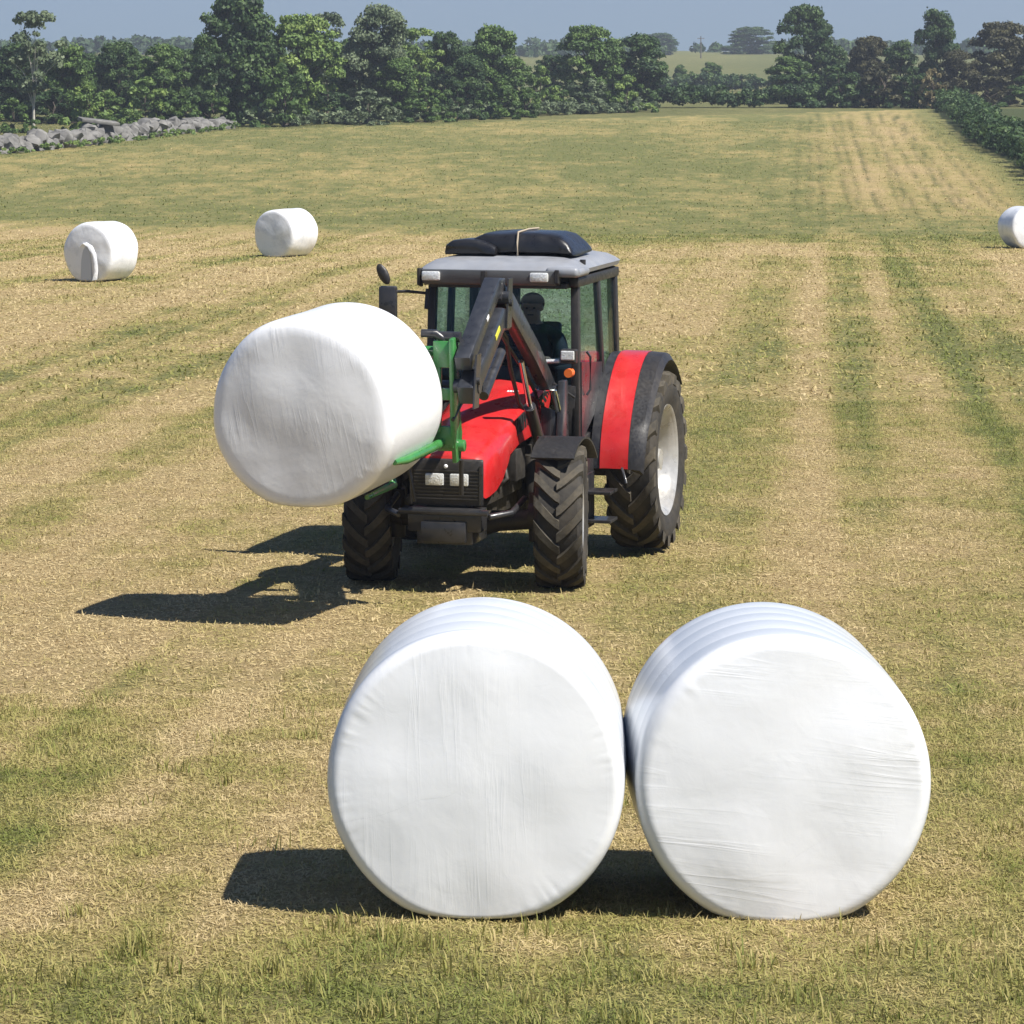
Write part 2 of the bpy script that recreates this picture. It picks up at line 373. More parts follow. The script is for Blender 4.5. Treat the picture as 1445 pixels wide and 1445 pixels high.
def add_quadslab(bm, pts, th, mi=0):
    """a thin slab from a planar polygon"""
    pts = [Vector(p) for p in pts]; n = (pts[1] - pts[0]).cross(pts[2] - pts[1]).normalized() * (th / 2)
    a = [bm.verts.new(p + n) for p in pts]; b_ = [bm.verts.new(p - n) for p in pts]
    fs = [bm.faces.new(a), bm.faces.new(list(reversed(b_)))]
    for i in range(len(pts)):
        j = (i + 1) % len(pts); fs.append(bm.faces.new((a[i], b_[i], b_[j], a[j])))
    for f in fs: f.material_index = mi
def add_loft(bm, secs, capa=True, capb=True, closed=True):
    rows = [[bm.verts.new(p) for p in s] for s in secs]; n = len(rows[0])
    for i in range(len(rows) - 1):
        for k in range(n if closed else n - 1):
            bm.faces.new((rows[i][k], rows[i][(k + 1) % n], rows[i + 1][(k + 1) % n], rows[i + 1][k]))
    if capa: bm.faces.new(rows[0])
    if capb: bm.faces.new(list(reversed(rows[-1])))
    return rows
def np_mesh(name, V, F, m, tone=None, parent=None, smooth=False, attrs=None, nv=4):
    """V (n,3), F (k,nv) ints"""
    me = bpy.data.meshes.new(name)
    me.vertices.add(len(V)); me.vertices.foreach_set('co', np.asarray(V, np.float32).ravel())
    me.loops.add(F.size); me.loops.foreach_set('vertex_index', np.asarray(F, np.int32).ravel())
    me.polygons.add(len(F)); me.polygons.foreach_set('loop_start', np.arange(0, F.size, nv, dtype=np.int32))
    me.polygons.foreach_set('loop_total', np.full(len(F), nv, np.int32))
    if smooth: me.polygons.foreach_set('use_smooth', np.ones(len(F), bool))
    me.update(calc_edges=True)
    if tone is not None: attrs = dict(attrs or {}, tone=tone)
    for k, a in (attrs or {}).items():
        at = me.attributes.new(k, 'FLOAT', 'POINT'); at.data.foreach_set('value', np.asarray(a, np.float32))
    me.materials.append(m)
    o = bpy.data.objects.new(name, me); col.objects.link(o); o.parent = parent
    return o

# ------------------------------------------------------------------ ground
def build_ground():
    ys = [-60.0, -20.0]; y = -10.0
    while y < 2600: ys.append(y); y += max(.22, abs(y) * .0085) if y > 8 else 2.0
    ys = np.array(ys)
    t = np.concatenate([-np.geomspace(2.4, .225, 26), np.linspace(-.22, .22, 300), np.geomspace(.225, 2.4, 26)])
    Y = np.repeat(ys[:, None], len(t), 1)
    X = (np.maximum(Y, -8) + 30) * t[None, :] * (.75 + 0 * Y)
    X = np.where(np.abs(t)[None, :] > 1.0, X * 1.5, X)
    Z = gnd(X, Y)
    # ruts: wheel lines running up the far right of the field
    v = v_row(X, Y); rut = np.zeros_like(X)
    for c, wd in [(-3.4 + .78 * k_ + .2 * math.sin(k_ * 2.3), .13 + .05 * abs(math.sin(k_ * 1.7))) for k_ in range(16)]:
        c2 = c + .10 * np.sin(Y * .02 + c * .3) + .25 * (fbm(Y * .12, X * 0 + c, 63, 2) - .5)
        rut += np.exp(-((v - c2) / (wd * .8)) ** 2) * sst(.12, .5, fbm(Y * .22 + c * 9, X * .3, 61, 3)) * (.35 + .55 * abs(math.sin(c * 5))) * sst(-5, 3, c)
    rut *= sst(120, 150, Y) * sst(292, 280, Y)
    Z = Z - rut * .05
    V = np.stack([X, Y, Z], -1).reshape(-1, 3)
    n, m = X.shape; I = np.arange(n * m).reshape(n, m)
    F = np.stack([I[:-1, :-1], I[:-1, 1:], I[1:, 1:], I[1:, :-1]], -1).reshape(-1, 4)
    L = lush(X, Y)
    # beyond the far edge of the mown field: crop strip and pasture
    past = (Y > edge_y(X)) & (X < hedge_x(Y) + 60)
    L = np.where(past, .80 + .12 * (fbm(X * .03, Y * .02, 77) - .5), L)
    L = np.where((Y > 480) & (X < hedge_x(Y) + 60), .92 + .3 * (fbm(X * .012, Y * .004, 79) - .5), L)
    L = np.where((Y > 900), .9, L)
    rf_ = (X > hedge_x(Y)) & (Y > 60) & (Y < 330); rut = np.where(rf_, 1.5 + .8 * fbm(X * .3, Y * .1, 67), rut)
    rut = np.where(past & (Y < 480), .75 * fbm(X * .08, Y * .03, 68) + .25, rut); rut = np.where((Y > 480), .9 * fbm(X * .03, Y * .008, 69), rut)
    o = np_mesh('ground', V, F, M['ground'], None, None, True, dict(lush=L.ravel(), rut=rut.ravel()))
    tag(o, kind='structure', label='mown hay field of pale stubble and green stripes running to the hedges')
build_ground()

def build_blades(name, n, y0, y1, half, seed, wr, lr, lean, upright, label):
    rng = np.random.default_rng(seed)
    # area-uniform in a fan that is a bit wider than the view
    Y = np.sqrt(rng.random(n) * (y1 ** 2 - y0 ** 2) + y0 ** 2)
    X = (rng.random(n) * 2 - 1) * (Y * half + .8)
    keep = X < hedge_x(Y) - .5
    X = X[keep]; Y = Y[keep]; n = len(X)
    Lh = lush(X, Y); cl = fbm(X * 2.2, Y * 2.2, seed + 5, 3); fine = vnoise(X * 7, Y * 7, seed + 9)
    green = np.clip(Lh + (cl - .5) * .9 + (rng.random(n) - .5) * .40, 0, 1)
    L = lr[0] + (lr[1] - lr[0]) * rng.random(n) ** 1.6
    L = L * (.6 + .25 * green * upright + .5 * fine)
    W = wr[0] + (wr[1] - wr[0]) * rng.random(n)
    az = rng.random(n) * 2 * np.pi
    el = np.where(rng.random(n) < (.10 if upright > 0 else 0) + .35 * green * upright, R(20) + rng.random(n) * R(55), rng.random(n) * R(lean))
    base = np.stack([X, Y, gnd(X, Y) - .004 + rng.random(n) * .012], -1)
    d = np.stack([np.cos(el) * np.cos(az), np.cos(el) * np.sin(az), np.sin(el)], -1)
    sa = az + np.pi / 2 + (rng.random(n) - .5)
    s = np.stack([np.cos(sa), np.sin(sa), (rng.random(n) - .5) * (.8 if upright > .2 else .45)], -1)
    dr = d.copy(); dr[:, 2] -= .35 * rng.random(n)
    A = base - s * W[:, None] * .5; B = base + s * W[:, None] * .5
    mid = base + d * L[:, None] * .55
    C = mid + s * W[:, None] * .42; D = mid - s * W[:, None] * .42
    T = mid + dr * L[:, None] * .5
    T[:, 2] = np.maximum(T[:, 2], base[:, 2] + .002)
    V = np.stack([A, B, C, D, T], 1).reshape(-1, 3)
    i = np.arange(n) * 5
    F = np.concatenate([np.stack([i, i + 1, i + 2], -1), np.stack([i, i + 2, i + 3], -1), np.stack([i + 3, i + 2, i + 4], -1)])
    tone = np.repeat(np.clip(green + (rng.random(n) - .5) * .22, 0, 1), 5)
    o = np_mesh(name, V, F, M['blade'], tone, nv=3)
    tag(o, label, 'grass', kind='stuff')
build_blades('grass', 430000, 11.8, 24, .165, 1, (.0035, .008), (.02, .065), 22, .7, 'short cut grass and straw stubble around the near bales')
build_blades('grass', 380000, 24, 48, .165, 2, (.006, .013), (.025, .07), 18, .5, 'dry stubble and cut grass around the tractor')
build_blades('grass', 260000, 48, 118, .165, 3, (.018, .04), (.05, .11), 16, .4, 'pale stubble in the middle of the field')
build_blades('grass', 260000, 118, 262, .165, 4, (.03, .07), (.05, .12), 9, .12, 'greener aftermath grass in the upper field')
def build_tall():
    """taller fresh grass and weed stems in clumps near the lower edge"""
    rng = np.random.default_rng(9); V = []; F = []; T = []; k = 0
    spots = [(rng.uniform(-2.4, 2.4), rng.uniform(12.6, 16.6)) for _ in range(120)] + \
            [(-.75, 16.7), (-.85, 16.75), (-.6, 16.6), (-2.2, 15.2), (-2.0, 14.6), (2.2, 14.6), (2.1, 15.0), (.1, 16.7), (1.6, 16.7)] + \
            [(rng.uniform(-3.5, 3.5), rng.uniform(17, 24)) for _ in range(50)]
    for (x, y) in spots:
        if 16.75 < y < 18.6 and -1.1 < x < 2.3: continue
        nb = int(rng.integers(10, 34)); sp = rng.uniform(.03, .12)
        for _ in range(nb):
            bx, by = x + rng.normal(0, sp), y + rng.normal(0, sp); bz = G(bx, by)
            h = rng.uniform(.05, .13); a = rng.uniform(0, 6.283); ln = rng.uniform(.1, .8) * h; wd = rng.uniform(.0025, .005)
            pa = a + 1.57; sx, sy = math.cos(pa) * wd, math.sin(pa) * wd
            for q, (u, ww) in enumerate(((0, 1), (.5, .8), (1, .1))):
                cx = bx + math.cos(a) * ln * u * u; cy = by + math.sin(a) * ln * u * u; cz = bz + h * u * (1 - .15 * u)
                V += [(cx - sx * ww, cy - sy * ww, cz), (cx + sx * ww, cy + sy * ww, cz)]
            F += [(k, k + 1, k + 3, k + 2), (k + 2, k + 3, k + 5, k + 4)]; k += 6
            T += [min(1, max(0, rng.normal(.72, .18)))] * 6
    o = np_mesh('grass', np.array(V), np.array(F), M['blade'], np.array(T)); tag(o, 'taller green grass tufts at the lower edge of the field', 'grass', kind='stuff')
build_tall()

# ------------------------------------------------------------------ wrapped bales
def build_bale(label, D, L, loc, rz, film, seed=0, tilt=0, flat=.05, cat='hay bale', group=None, sag=1.0, rcf=.07):
    """axis along local y, front end towards -y, foot at local z = 0"""
    rr = D / 2; rc = rcf * D; NS = 240
    rnd = random.Random(seed); ph = [rnd.uniform(0, 6.28) for _ in range(12)]
    prof = []                                             # (radius, y, kind)
    for i in range(22): prof.append((rr * .0005 + (rr - rc) * (i / 21.0), 0.0))
    for i in range(1, 11):
        a = math.pi / 2 * i / 10; prof.append((rr - rc + rc * math.sin(a), rc - rc * math.cos(a)))
    for i in range(1, 24): prof.append((rr, rc + (L - 2 * rc) * i / 24))
    for i in range(0, 11):
        a = math.pi / 2 * i / 10; prof.append((rr - rc + rc * math.cos(a), L - rc + rc * math.sin(a)))
    for i in range(1, 8): prof.append(((rr - rc) * (1 - i / 7.02), L))
    V = []; pl = []
    q = [rnd.uniform(0, 6.28) for _ in range(60)]; pa = [rnd.random() ** 3 for _ in range(60)]
    for (r, y) in prof:
        for k in range(NS):
            th = 2 * math.pi * k / NS
            def_ = 1 + sag * (.006 * math.cos(2 * th + ph[0]) + .006 * math.cos(3 * th + ph[1]) + .004 * math.cos(5 * th + ph[2]))
            bulge = math.sin(math.pi * min(max(y / L, 0), 1)) * .010
            n1 = noise.noise(Vector((math.cos(th) * 1.6 + seed * 3.1, y * 1.5, math.sin(th) * 1.6))) * .014 * sag
            rad = r * def_ * (1 + (bulge + n1) * (r / rr))
            u = r / rr
            yy = y
            end = 1.0 if y < L / 2 else -1.0
            # stuffed end bulges outwards
            if y < rc or y > L - rc:
                yy -= end * .035 * (1 - min(u / .9, 1) ** 2) * (1 if y < .001 or y > L - .001 else 0)
                # lumps and gathered pleats round the rim
                g = math.exp(-((u - .90) / .055) ** 2)
                s_ = 0
                for j in range(14):
                    s_ += math.sin((19 + 7 * j) * th + q[j] + 3 * math.sin(2 * th + q[j + 20])) * pa[j] * .6
                amp = .0021 * (0.15 + max(0, noise.noise(Vector((math.cos(th) * 2, seed, math.sin(th) * 2))) * 1.8))
                yy += end * g * amp * s_
                yy += end * noise.noise(Vector((rad * math.cos(th) * 2.6 + seed, 3.3, rad * math.sin(th) * 2.6))) * .016
            x = rad * math.cos(th); z = rad * math.sin(th) + rr
            fz = flat * rr
            if z < fz + .08:                                # weight flattens the foot
                z = fz + .08 - (.08) * (1 - math.exp(-(fz + .08 - z) / .08)) if z < fz + .08 else z
            V.append((x, yy - L / 2, z - fz))
    V = np.array(V); n = len(prof); I = np.arange(n * NS).reshape(n, NS); J = np.roll(I, -1, 1)
    F = np.stack([I[:-1], J[:-1], J[1:], I[1:]], -1).reshape(-1, 4)
    o = np_mesh('wrapped_bale', V, F, film, None, None, True)
    o.location = loc; o.rotation_euler = (tilt, 0, rz)
    tag(o, label, cat, group)
    return o
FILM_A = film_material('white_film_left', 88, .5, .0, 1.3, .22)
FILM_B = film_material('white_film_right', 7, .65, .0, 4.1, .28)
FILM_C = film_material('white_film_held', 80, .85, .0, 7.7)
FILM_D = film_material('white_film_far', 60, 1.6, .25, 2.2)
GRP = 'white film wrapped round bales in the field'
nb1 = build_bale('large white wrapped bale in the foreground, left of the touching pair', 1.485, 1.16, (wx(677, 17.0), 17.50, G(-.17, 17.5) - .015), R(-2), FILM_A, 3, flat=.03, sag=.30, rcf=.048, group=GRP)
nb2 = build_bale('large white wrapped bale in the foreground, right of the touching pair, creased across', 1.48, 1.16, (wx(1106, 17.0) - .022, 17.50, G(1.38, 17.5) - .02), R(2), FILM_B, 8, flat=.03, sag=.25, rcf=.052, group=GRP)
def film_strip(parent, pts, w, name='film_edge'):
    bm = BM(); vs = []
    for i, p in enumerate(pts):
        p = Vector(p); d = (Vector(pts[min(i + 1, len(pts) - 1)]) - Vector(pts[max(i - 1, 0)])).normalized()
        n = Vector((p.x, 0, p.z - .72)).normalized(); s = d.cross(n).normalized() * w
        vs.append((bm.verts.new(p + s * .5), bm.verts.new(p + n * .006), bm.verts.new(p - s * .5)))
    for i in range(len(vs) - 1):
        for k in range(2): bm.faces.new((vs[i][k], vs[i][k + 1], vs[i + 1][k + 1], vs[i + 1][k]))
    return obj(name, bm, FILM_A, parent, smooth=60)
def on_side(D, th, y, e=.010): r = D / 2 * 1.022 + e; return (r * math.cos(th), y, r * math.sin(th) + D / 2 * .95)
film_strip(nb2, [on_side(1.44, R(133 + 3 * i), -.46 + .055 * i) for i in range(14)], .030)
film_strip(nb2, [on_side(1.44, R(150 - 5 * i), -.38 + .02 * i) for i in range(5)], .022)

def fb(label, px, yb, D, L, rz, seed, **k):
    x = wx(px, yb); return build_bale(label, D, L, (x, yb, G(x, yb) - .01), rz, FILM_D, seed, group=GRP, sag=1.6, **k)
fbale = fb('distant white wrapped bale at far left with a torn flap of film on its end', 143, 80.6, 1.44, 1.15, R(-28), 12)
fb('smaller distant white wrapped bale right of the one with the torn flap', 404, 98.0, 1.42, 1.30, R(-32), 17)
fb('distant white wrapped bale cut by the right edge of the photo', 1446, 105.5, 1.34, 1.2, R(14), 21)
# torn flap on the far left bale: a dark opening in the film with a standing fold
def torn_flap(parent):
    bm = BM(); cx, z0, z1 = .0, .06, .86
    L_ = []; y0 = -.61
    for i in range(11):
        u = i / 10; z = z0 + (z1 - z0) * u; wd = .16 * math.sqrt(max(0, 1 - u ** 3)); L_.append((cx - wd, cx + wd * .9, z))
    rows = [(bm.verts.new((a, y0, z)), bm.verts.new(((a + b_) / 2, y0 - .012, z)), bm.verts.new((b_, y0, z))) for a, b_, z in L_]
    for i in range(10):
        for k in range(2): bm.faces.new((rows[i][k], rows[i][k + 1], rows[i + 1][k + 1], rows[i + 1][k]))
    obj('inner_film', bm, mat('inner_grey_film', (.52, .54, .56), .5), parent, smooth=60)
    bm = BM(); pr = None
    pts = [(.20, .05), (.23, .25), (.22, .45), (.17, .65), (.07, .84), (-.08, .92), (-.16, .84)]
    rows = []
    for i, (x, z) in enumerate(pts):
        rows.append([bm.verts.new((x - .03, y0 - .005, z)), bm.verts.new((x + .0, y0 - .045, z)), bm.verts.new((x + .07, y0 - .025, z + .02)), bm.verts.new((x + .10, y0 + .01, z + .03))])
    for i in range(len(rows) - 1):
        for k in range(3): bm.faces.new((rows[i][k], rows[i][k + 1], rows[i + 1][k + 1], rows[i + 1][k]))
    obj('torn_film_flap', bm, FILM_D, parent, smooth=70)
torn_flap(fbale)

# held bale: centre of its end face and of its back from the photo
HB_TH = R(-18.5)
_c0 = Vector((-1.70, 27.2, 1.80)); _ax = Vector((.317, .948, .05)).normalized()
_ctr = _c0 + _ax * .63
hb = build_bale('white wrapped bale held in the air by the green grab of the tractor', 1.56, 1.27, (0, 0, 0), HB_TH, FILM_C, 31, flat=.012, group=GRP)
hb.rotation_euler = (R(3), 0, HB_TH)
hb.location = _ctr - (Euler((R(3), 0, HB_TH)).to_matrix() @ Vector((0, 0, .79)))

# ------------------------------------------------------------------ tractor
YAW = R(-14)
TX, TY = -.40, 30.1
trac = empty('tractor', (TX, TY, G(TX, TY) + .0), YAW)
tag(trac, 'red tractor with grey cab roof and black loader arms carrying a bale', 'tractor')
def P(x, y, z):      # tractor local -> world
    return Matrix.Translation((TX, TY, trac.location.z)) @ Matrix.Rotation(YAW, 4, 'Z') @ Vector((x, y, z))

def make_tyre(bm, Rt, W, Rr, lugs, lh, wrap, sgn=1):
    hw = W / 2
    prof = [(-hw * .78, Rr), (-hw * .96, Rr + (Rt - Rr) * .25), (-hw * 1.0, Rr + (Rt - Rr) * .55), (-hw * .93, Rt - lh * 1.7), (-hw * .80, Rt - lh * 1.05),
            (-hw * .4, Rt - lh * .9), (0, Rt - lh * .85), (hw * .4, Rt - lh * .9), (hw * .80, Rt - lh * 1.05), (hw * .93, Rt - lh * 1.7),
            (hw * 1.0, Rr + (Rt - Rr) * .55), (hw * .96, Rr + (Rt - Rr) * .25), (hw * .78, Rr)]
    add_lathe_x(bm, prof, 72, close=False)
    for side in (-1, 1):
        for k in range(lugs):
            a0 = 2 * math.pi * (k + (.5 if side > 0 else 0)) / lugs
            sec = []
            for j in range(7):
                t = j / 6; x = side * (-.06 + 1.05 * t) * hw
                a = a0 + wrap * (t ** 1.25)
                top = Rt - (0 if t < .8 else lh * .5 * ((t - .8) / .2) ** 1.5); bot = Rt - lh * (1.3 if t < .8 else 2.6)
                if t > .99: x = side * hw * 1.0; bot = Rt - lh * 2.4
                dw = (.036 + .012 * t) / Rt * (Rt / .63) ** .5
                pts = []
                for (aa, rr_) in ((a - dw * 1.35, bot), (a - dw, top), (a + dw, top), (a + dw * 1.35, bot)):
                    pts.append(Vector((x, -rr_ * math.cos(aa), rr_ * math.sin(aa))))
                sec.append(pts)
            n0 = len(bm.faces); add_loft(bm, sec); bm.faces.ensure_lookup_table()
            for f in bm.faces[n0:]: f.material_index = 1
def wheel(loc, Rt, W, Rr, lugs, lh, wrap, steer=0, out=1, rimdepth=.1, dark=False):
    bm = BM(); 
    add_lathe_x(bm, [(out * .0 + out * W * .30, .001), (out * W * .30, Rr * .20), (out * W * .12, Rr * .22), (out * W * .10, Rr * .30)], 32)
    wh = obj('wheel', bm, M['rim'] if not dark else M['cast'], trac, smooth=40, loc=loc); wh.rotation_euler = (0, 0, steer)
    bm = BM(); make_tyre(bm, Rt, W, Rr, lugs, lh, wrap); obj('tyre', bm, [M['rubber'], M['rubberd']], wh, smooth=32)
    bm = BM(); h = W * .40
    prof = [(-out * h, Rr * 1.04), (-out * h, Rr * .96), (-out * h * .5, Rr * .88), (out * h * .1, Rr * .86), (out * h * .75, Rr * .93), (out * h * 1.0, Rr * .99), (out * h * 1.08, Rr * 1.05),
            (out * h * 1.02, Rr * 1.05), (out * h * .94, Rr * .97), (out * h * .6, Rr * .89), (out * h * .05, Rr * .83), (-out * h * .05, Rr * .68), (out * h * .30, Rr * .60), (out * h * .26, Rr * .34), (0, Rr * .26), (0, .001)]
    add_lathe_x(bm, prof, 72)
    obj('rim', bm, M['rim'] if not dark else M['cast'], wh, smooth=40)
    for k in range(8):
        a = 2 * math.pi * k / 8; bm = BM(); yb, zb = -Rr * .76 * math.cos(a), Rr * .76 * math.sin(a)
        add_tube(bm, [(-out * h * .06, yb, zb), (out * (h * .12 + .03), yb, zb)], .022, 6); obj('rim_bolt', bm, M['cast'], wh)
    return wh
ST = R(10)
wheel((.86, 0, .625), .625, .42, .325, 17, .040, .36, ST, 1)
wheel((-.86, 0, .625), .625, .42, .325, 17, .040, .36, ST, -1)
wheel((1.08, 2.6, .84), .84, .48, .50, 19, .05, .36, 0, 1)
wheel((-1.08, 2.6, .84), .84, .48, .50, 19, .05, .36, 0, -1)

# bonnet: lofted hood, narrow nose low, rising to the cab
def bonnet_sec(y, w, zt, zb, crown=.06, sh=.12):
    pts = [(-w, y, zb), (-w * 1.01, y, zb + (zt - zb) * .5), (-w * .98, y, zt - sh * .9), (-w * .90, y, zt - sh * .35), (-w * .72, y, zt - sh * .05), (-w * .35, y, zt + crown * .35), (0, y, zt + crown * .5)]
    return [Vector(p) for p in pts] + [Vector((-p[0], p[1], p[2])) for p in reversed(pts[:-1])]
secs = [bonnet_sec(-.66, .315, 1.175, .86, .05, .10), bonnet_sec(-.63, .335, 1.205, .84, .05, .11), bonnet_sec(-.55, .35, 1.235, .85, .06), bonnet_sec(-.35, .362, 1.30, .88, .07),
        bonnet_sec(-.15, .368, 1.36, .95, .07), bonnet_sec(.05, .37, 1.42, 1.08, .08), bonnet_sec(.10, .372, 1.435, 1.14, .08), bonnet_sec(.4, .375, 1.50, 1.20, .08), bonnet_sec(.75, .38, 1.58, 1.22, .08),
        bonnet_sec(1.05, .385, 1.64, 1.24, .08), bonnet_sec(1.18, .385, 1.66, 1.24, .08)]
bm = BM(); add_loft(bm, secs, True, True, True)
bon = obj('bonnet', bm, M['red'], trac, smooth=50)
# badge: row of pale strokes on the bonnet
bm = BM()
for i, (dx, wd) in enumerate(((-.085, .022), (-.055, .016), (-.03, .020), (0, .016), (.026, .022), (.056, .018), (.083, .020))):
    add_box(bm, (.16 + dx, .865, 1.625), (wd, .035, .006), rot=(R(13), 0, 0))
obj('badge', bm, M['white'], bon)
# panel seam and air grille on the bonnet side
for s in (-1, 1):
    bm = BM()
    add_box(bm, (s * .374, .62, 1.396), (.012, .62, .15), rot=(R(7.6), 0, 0))
    for k in range(7): add_box(bm, (s * .381, .35 + .09 * k, 1.36 + .012 * k), (.012, .055, .13))
    obj('side_grille', bm, M['black'], bon)
bm = BM(); add_prism_x(bm, [(-.70, .78), (-.70, 1.12), (-.685, 1.175), (-.655, 1.185), (-.655, .78)], -.325, .325)
gr = obj('grille', bm, M['black'], trac, bevel=.012, smooth=40)
bm = BM()
for k in range(9): add_box(bm, (0, -.704, .84 + .03 * k), (.58, .012, .010))
for s in (-1, 1): add_box(bm, (s * .31, -.706, .96), (.022, .016, .34))
obj('grille_slat', bm, M['steel'], gr)
for xx in (-.10, .12):
    bm = BM(); add_box(bm, (xx, -.716, 1.005), (.165, .03, .105)); h = obj('headlight', bm, M['lamp'], gr, bevel=.012, smooth=40)
bm = BM(); bmesh.ops.create_uvsphere(bm, u_segments=12, v_segments=8, radius=.018, matrix=Matrix.Translation((.0, -.715, 1.12))); obj('emblem', bm, M['white'], gr, smooth=180)

# chassis, engine, axle and front carrier
bm = BM()
add_box(bm, (0, .35, .98), (.50, 1.7, .50)); add_box(bm, (0, .3, .70), (.38, 1.9, .26)); add_box(bm, (0, 1.9, .80), (.55, 1.6, .60))
add_box(bm, (0, 2.6, .86), (1.5, .34, .34)); add_tube(bm, [(-.9, 2.6, .84), (.9, 2.6, .84)], .15, 20)
for k in range(6): add_tube(bm, [(.25, -.1 + .2 * k, .85), (.33, -.05 + .2 * k, .92), (.27, .03 + .2 * k, 1.1)], .022, 8)
add_box(bm, (.31, .45, 1.02), (.14, .35, .28)); add_tube(bm, [(.36, .9, .65), (.36, .9, 1.05)], .07, 16)
obj('chassis', bm, M['cast'], trac, bevel=.012, smooth=40)
bm = BM()
add_tube(bm, [(-.68, 0, .60), (-.3, 0, .56), (0, 0, .52), (.3, 0, .56), (.68, 0, .60)], [.09, .085, .15, .085, .09], 18)
add_tube(bm, [(0, -.18, .52), (0, .2, .52)], [.09, .13], 18)
for s in (-1, 1):
    add_tube(bm, [(s * .64, 0, .40), (s * .64, 0, .82)], .075, 16); add_tube(bm, [(s * .58, 0, .625), (s * .80, 0, .625)], .13, 20)
    add_tube(bm, [(s * .1, .17, .56), (s * .62, .2, .58)], .022, 8); add_tube(bm, [(s * .12, .14, .60), (s * .36, .16, .60)], .038, 10)
obj('front_axle', bm, M['cast'], trac, smooth=40)
bm = BM()
add_box(bm, (0, -.66, .66), (.66, .20, .20)); add_box(bm, (0, -.76, .56), (.40, .10, .18)); add_box(bm, (0, -.50, .56), (.5, .5, .22))
add_box(bm, (0, -.79, .735), (.80, .05, .05)); add_tube(bm, [(-.4, -.78, .70), (-.56, -.6, .72), (-.58, -.2, .80)], .03, 8); add_tube(bm, [(.4, -.78, .70), (.56, -.6, .72), (.58, -.2, .80)], .03, 8)
obj('front_weight_carrier', bm, M['steel'], trac, bevel=.014, smooth=40)

# mudguards
def arc_plate(cy, cz, r, a0, a1, x0, x1, th=.02, n=22, lip=0):
    bm = BM(); secs = []
    for i in range(n + 1):
        a = R(a0 + (a1 - a0) * i / n); c, s = math.cos(a), math.sin(a)
        secs.append([Vector((x0, cy - r * c, cz + r * s)), Vector((x1, cy - r * c, cz + r * s)), Vector((x1, cy - (r - th) * c, cz + (r - th) * s)),
                     Vector((x0, cy - (r - th) * c, cz + (r - th) * s))])
    add_loft(bm, secs); return bm
for s in (-1, 1):
    bm = arc_plate(.0, .625, .70, 53, 138, s * .68, s * 1.07, .018)
    add_tube(bm, [(s * .64, .0, 1.0), (s * .66, 0, 1.32)], .02, 8); add_tube(bm, [(s * .62, .0, .75), (s * .64, 0, 1.0)], .022, 8)
    fm = obj('front_mudguard', bm, M['black'], trac, smooth=30); fm.rotation_euler = (0, 0, 0)
for s in (-1, 1):
    def prof_pt(a, e=0):
        # squarish wing: flat top, straight leading face
        a = R(a); r = (.98 + e) * (1 + .03 * math.cos(4 * (a - R(45))) * -1); return (2.6 - r * math.cos(a), .86 + r * math.sin(a))
    bm = BM(); angs = [0, 6, 14, 22, 30, 38, 46, 54, 62, 70, 78, 86, 94, 102, 110, 118]
    secs = []
    for a in angs:
        y1, z1 = prof_pt(a); y0, z0 = prof_pt(a, -.02)
        secs.append([Vector((s * .85, y0, z0)), Vector((s * .85, y1, z1)), Vector((s * .88, y1, z1 + .004)), Vector((s * 1.115, y1, z1)), Vector((s * 1.115, y0, z0))])
    add_loft(bm, secs); rf = obj('rear_mudguard', bm, M['red'], trac, smooth=30)
    bm = BM(); secs = []
    for a in angs + [126, 132]:
        y1, z1 = prof_pt(a, -.004); y0, z0 = prof_pt(a, -.03)
        k = .22 - .05 * (1 - min(a / 60, 1))
        secs.append([Vector((s * 1.112, y0, z0)), Vector((s * 1.117, y1, z1)), Vector((s * (1.09 + k * .8), y1 + .006, z1 - .012)), Vector((s * (1.09 + k), y0, z0 - .05)), Vector((s * (1.06 + k), y0, z0 - .05))])
    add_loft(bm, secs); obj('wing_extension', bm, M['black'], rf, smooth=40)
    bm = BM(); pts = [(2.6, .86)]
    inner = [prof_pt(a, -.01) for a in angs]
    add_prism_x(bm, inner + [(2.95, 1.1), (2.2, 1.0)], s * .76, s * .848)
    obj('wing_panel', bm, M['steel'], rf, smooth=30)
    bm = BM(); add_tube(bm, [(s * 1.06, 1.60, .87), (s * 1.10, 1.52, .80), (s * 1.12, 1.50, .74)], .012, 6); obj('wing_stay', bm, M['steelg'], rf, smooth=60)

# cab frame
CX = .70; YF, YB = 1.25, 2.95
def pil(bm, a, b_, w=.05, d=.06):
    a = Vector(a); b_ = Vector(b_); dz = (b_ - a)
    secs = []
    for p in (a, b_): secs.append([p + Vector((-w / 2, -d / 2, 0)), p + Vector((w / 2, -d / 2, 0)), p + Vector((w / 2, d / 2, 0)), p + Vector((-w / 2, d / 2, 0))])
    add_loft(bm, secs)
bm = BM()
for s in (-1, 1):
    pil(bm, (s * .70, YF + .05, 1.15), (s * .675, YF + .10, 2.62), .075, .09)      # A
    pil(bm, (s * .74, 2.15, 1.7), (s * .70, 2.12, 2.62), .06, .08)                   # B
    pil(bm, (s * .70, YB, 1.5), (s * .68, YB - .05, 2.62), .09, .10)                 # C
    add_box(bm, (s * .69, 2.1, 2.60), (.09, 1.75, .09)); add_box(bm, (s * .70, 1.75, 1.12), (.08, 1.1, .12))
    add_box(bm, (s * .70, 2.55, 1.62), (.10, .9, .16))
add_box(bm, (0, YF + .07, 2.60), (1.40, .09, .10)); add_box(bm, (0, YB, 2.60), (1.40, .09, .10)); add_box(bm, (0, YB, 1.55), (1.40, .09, .14))
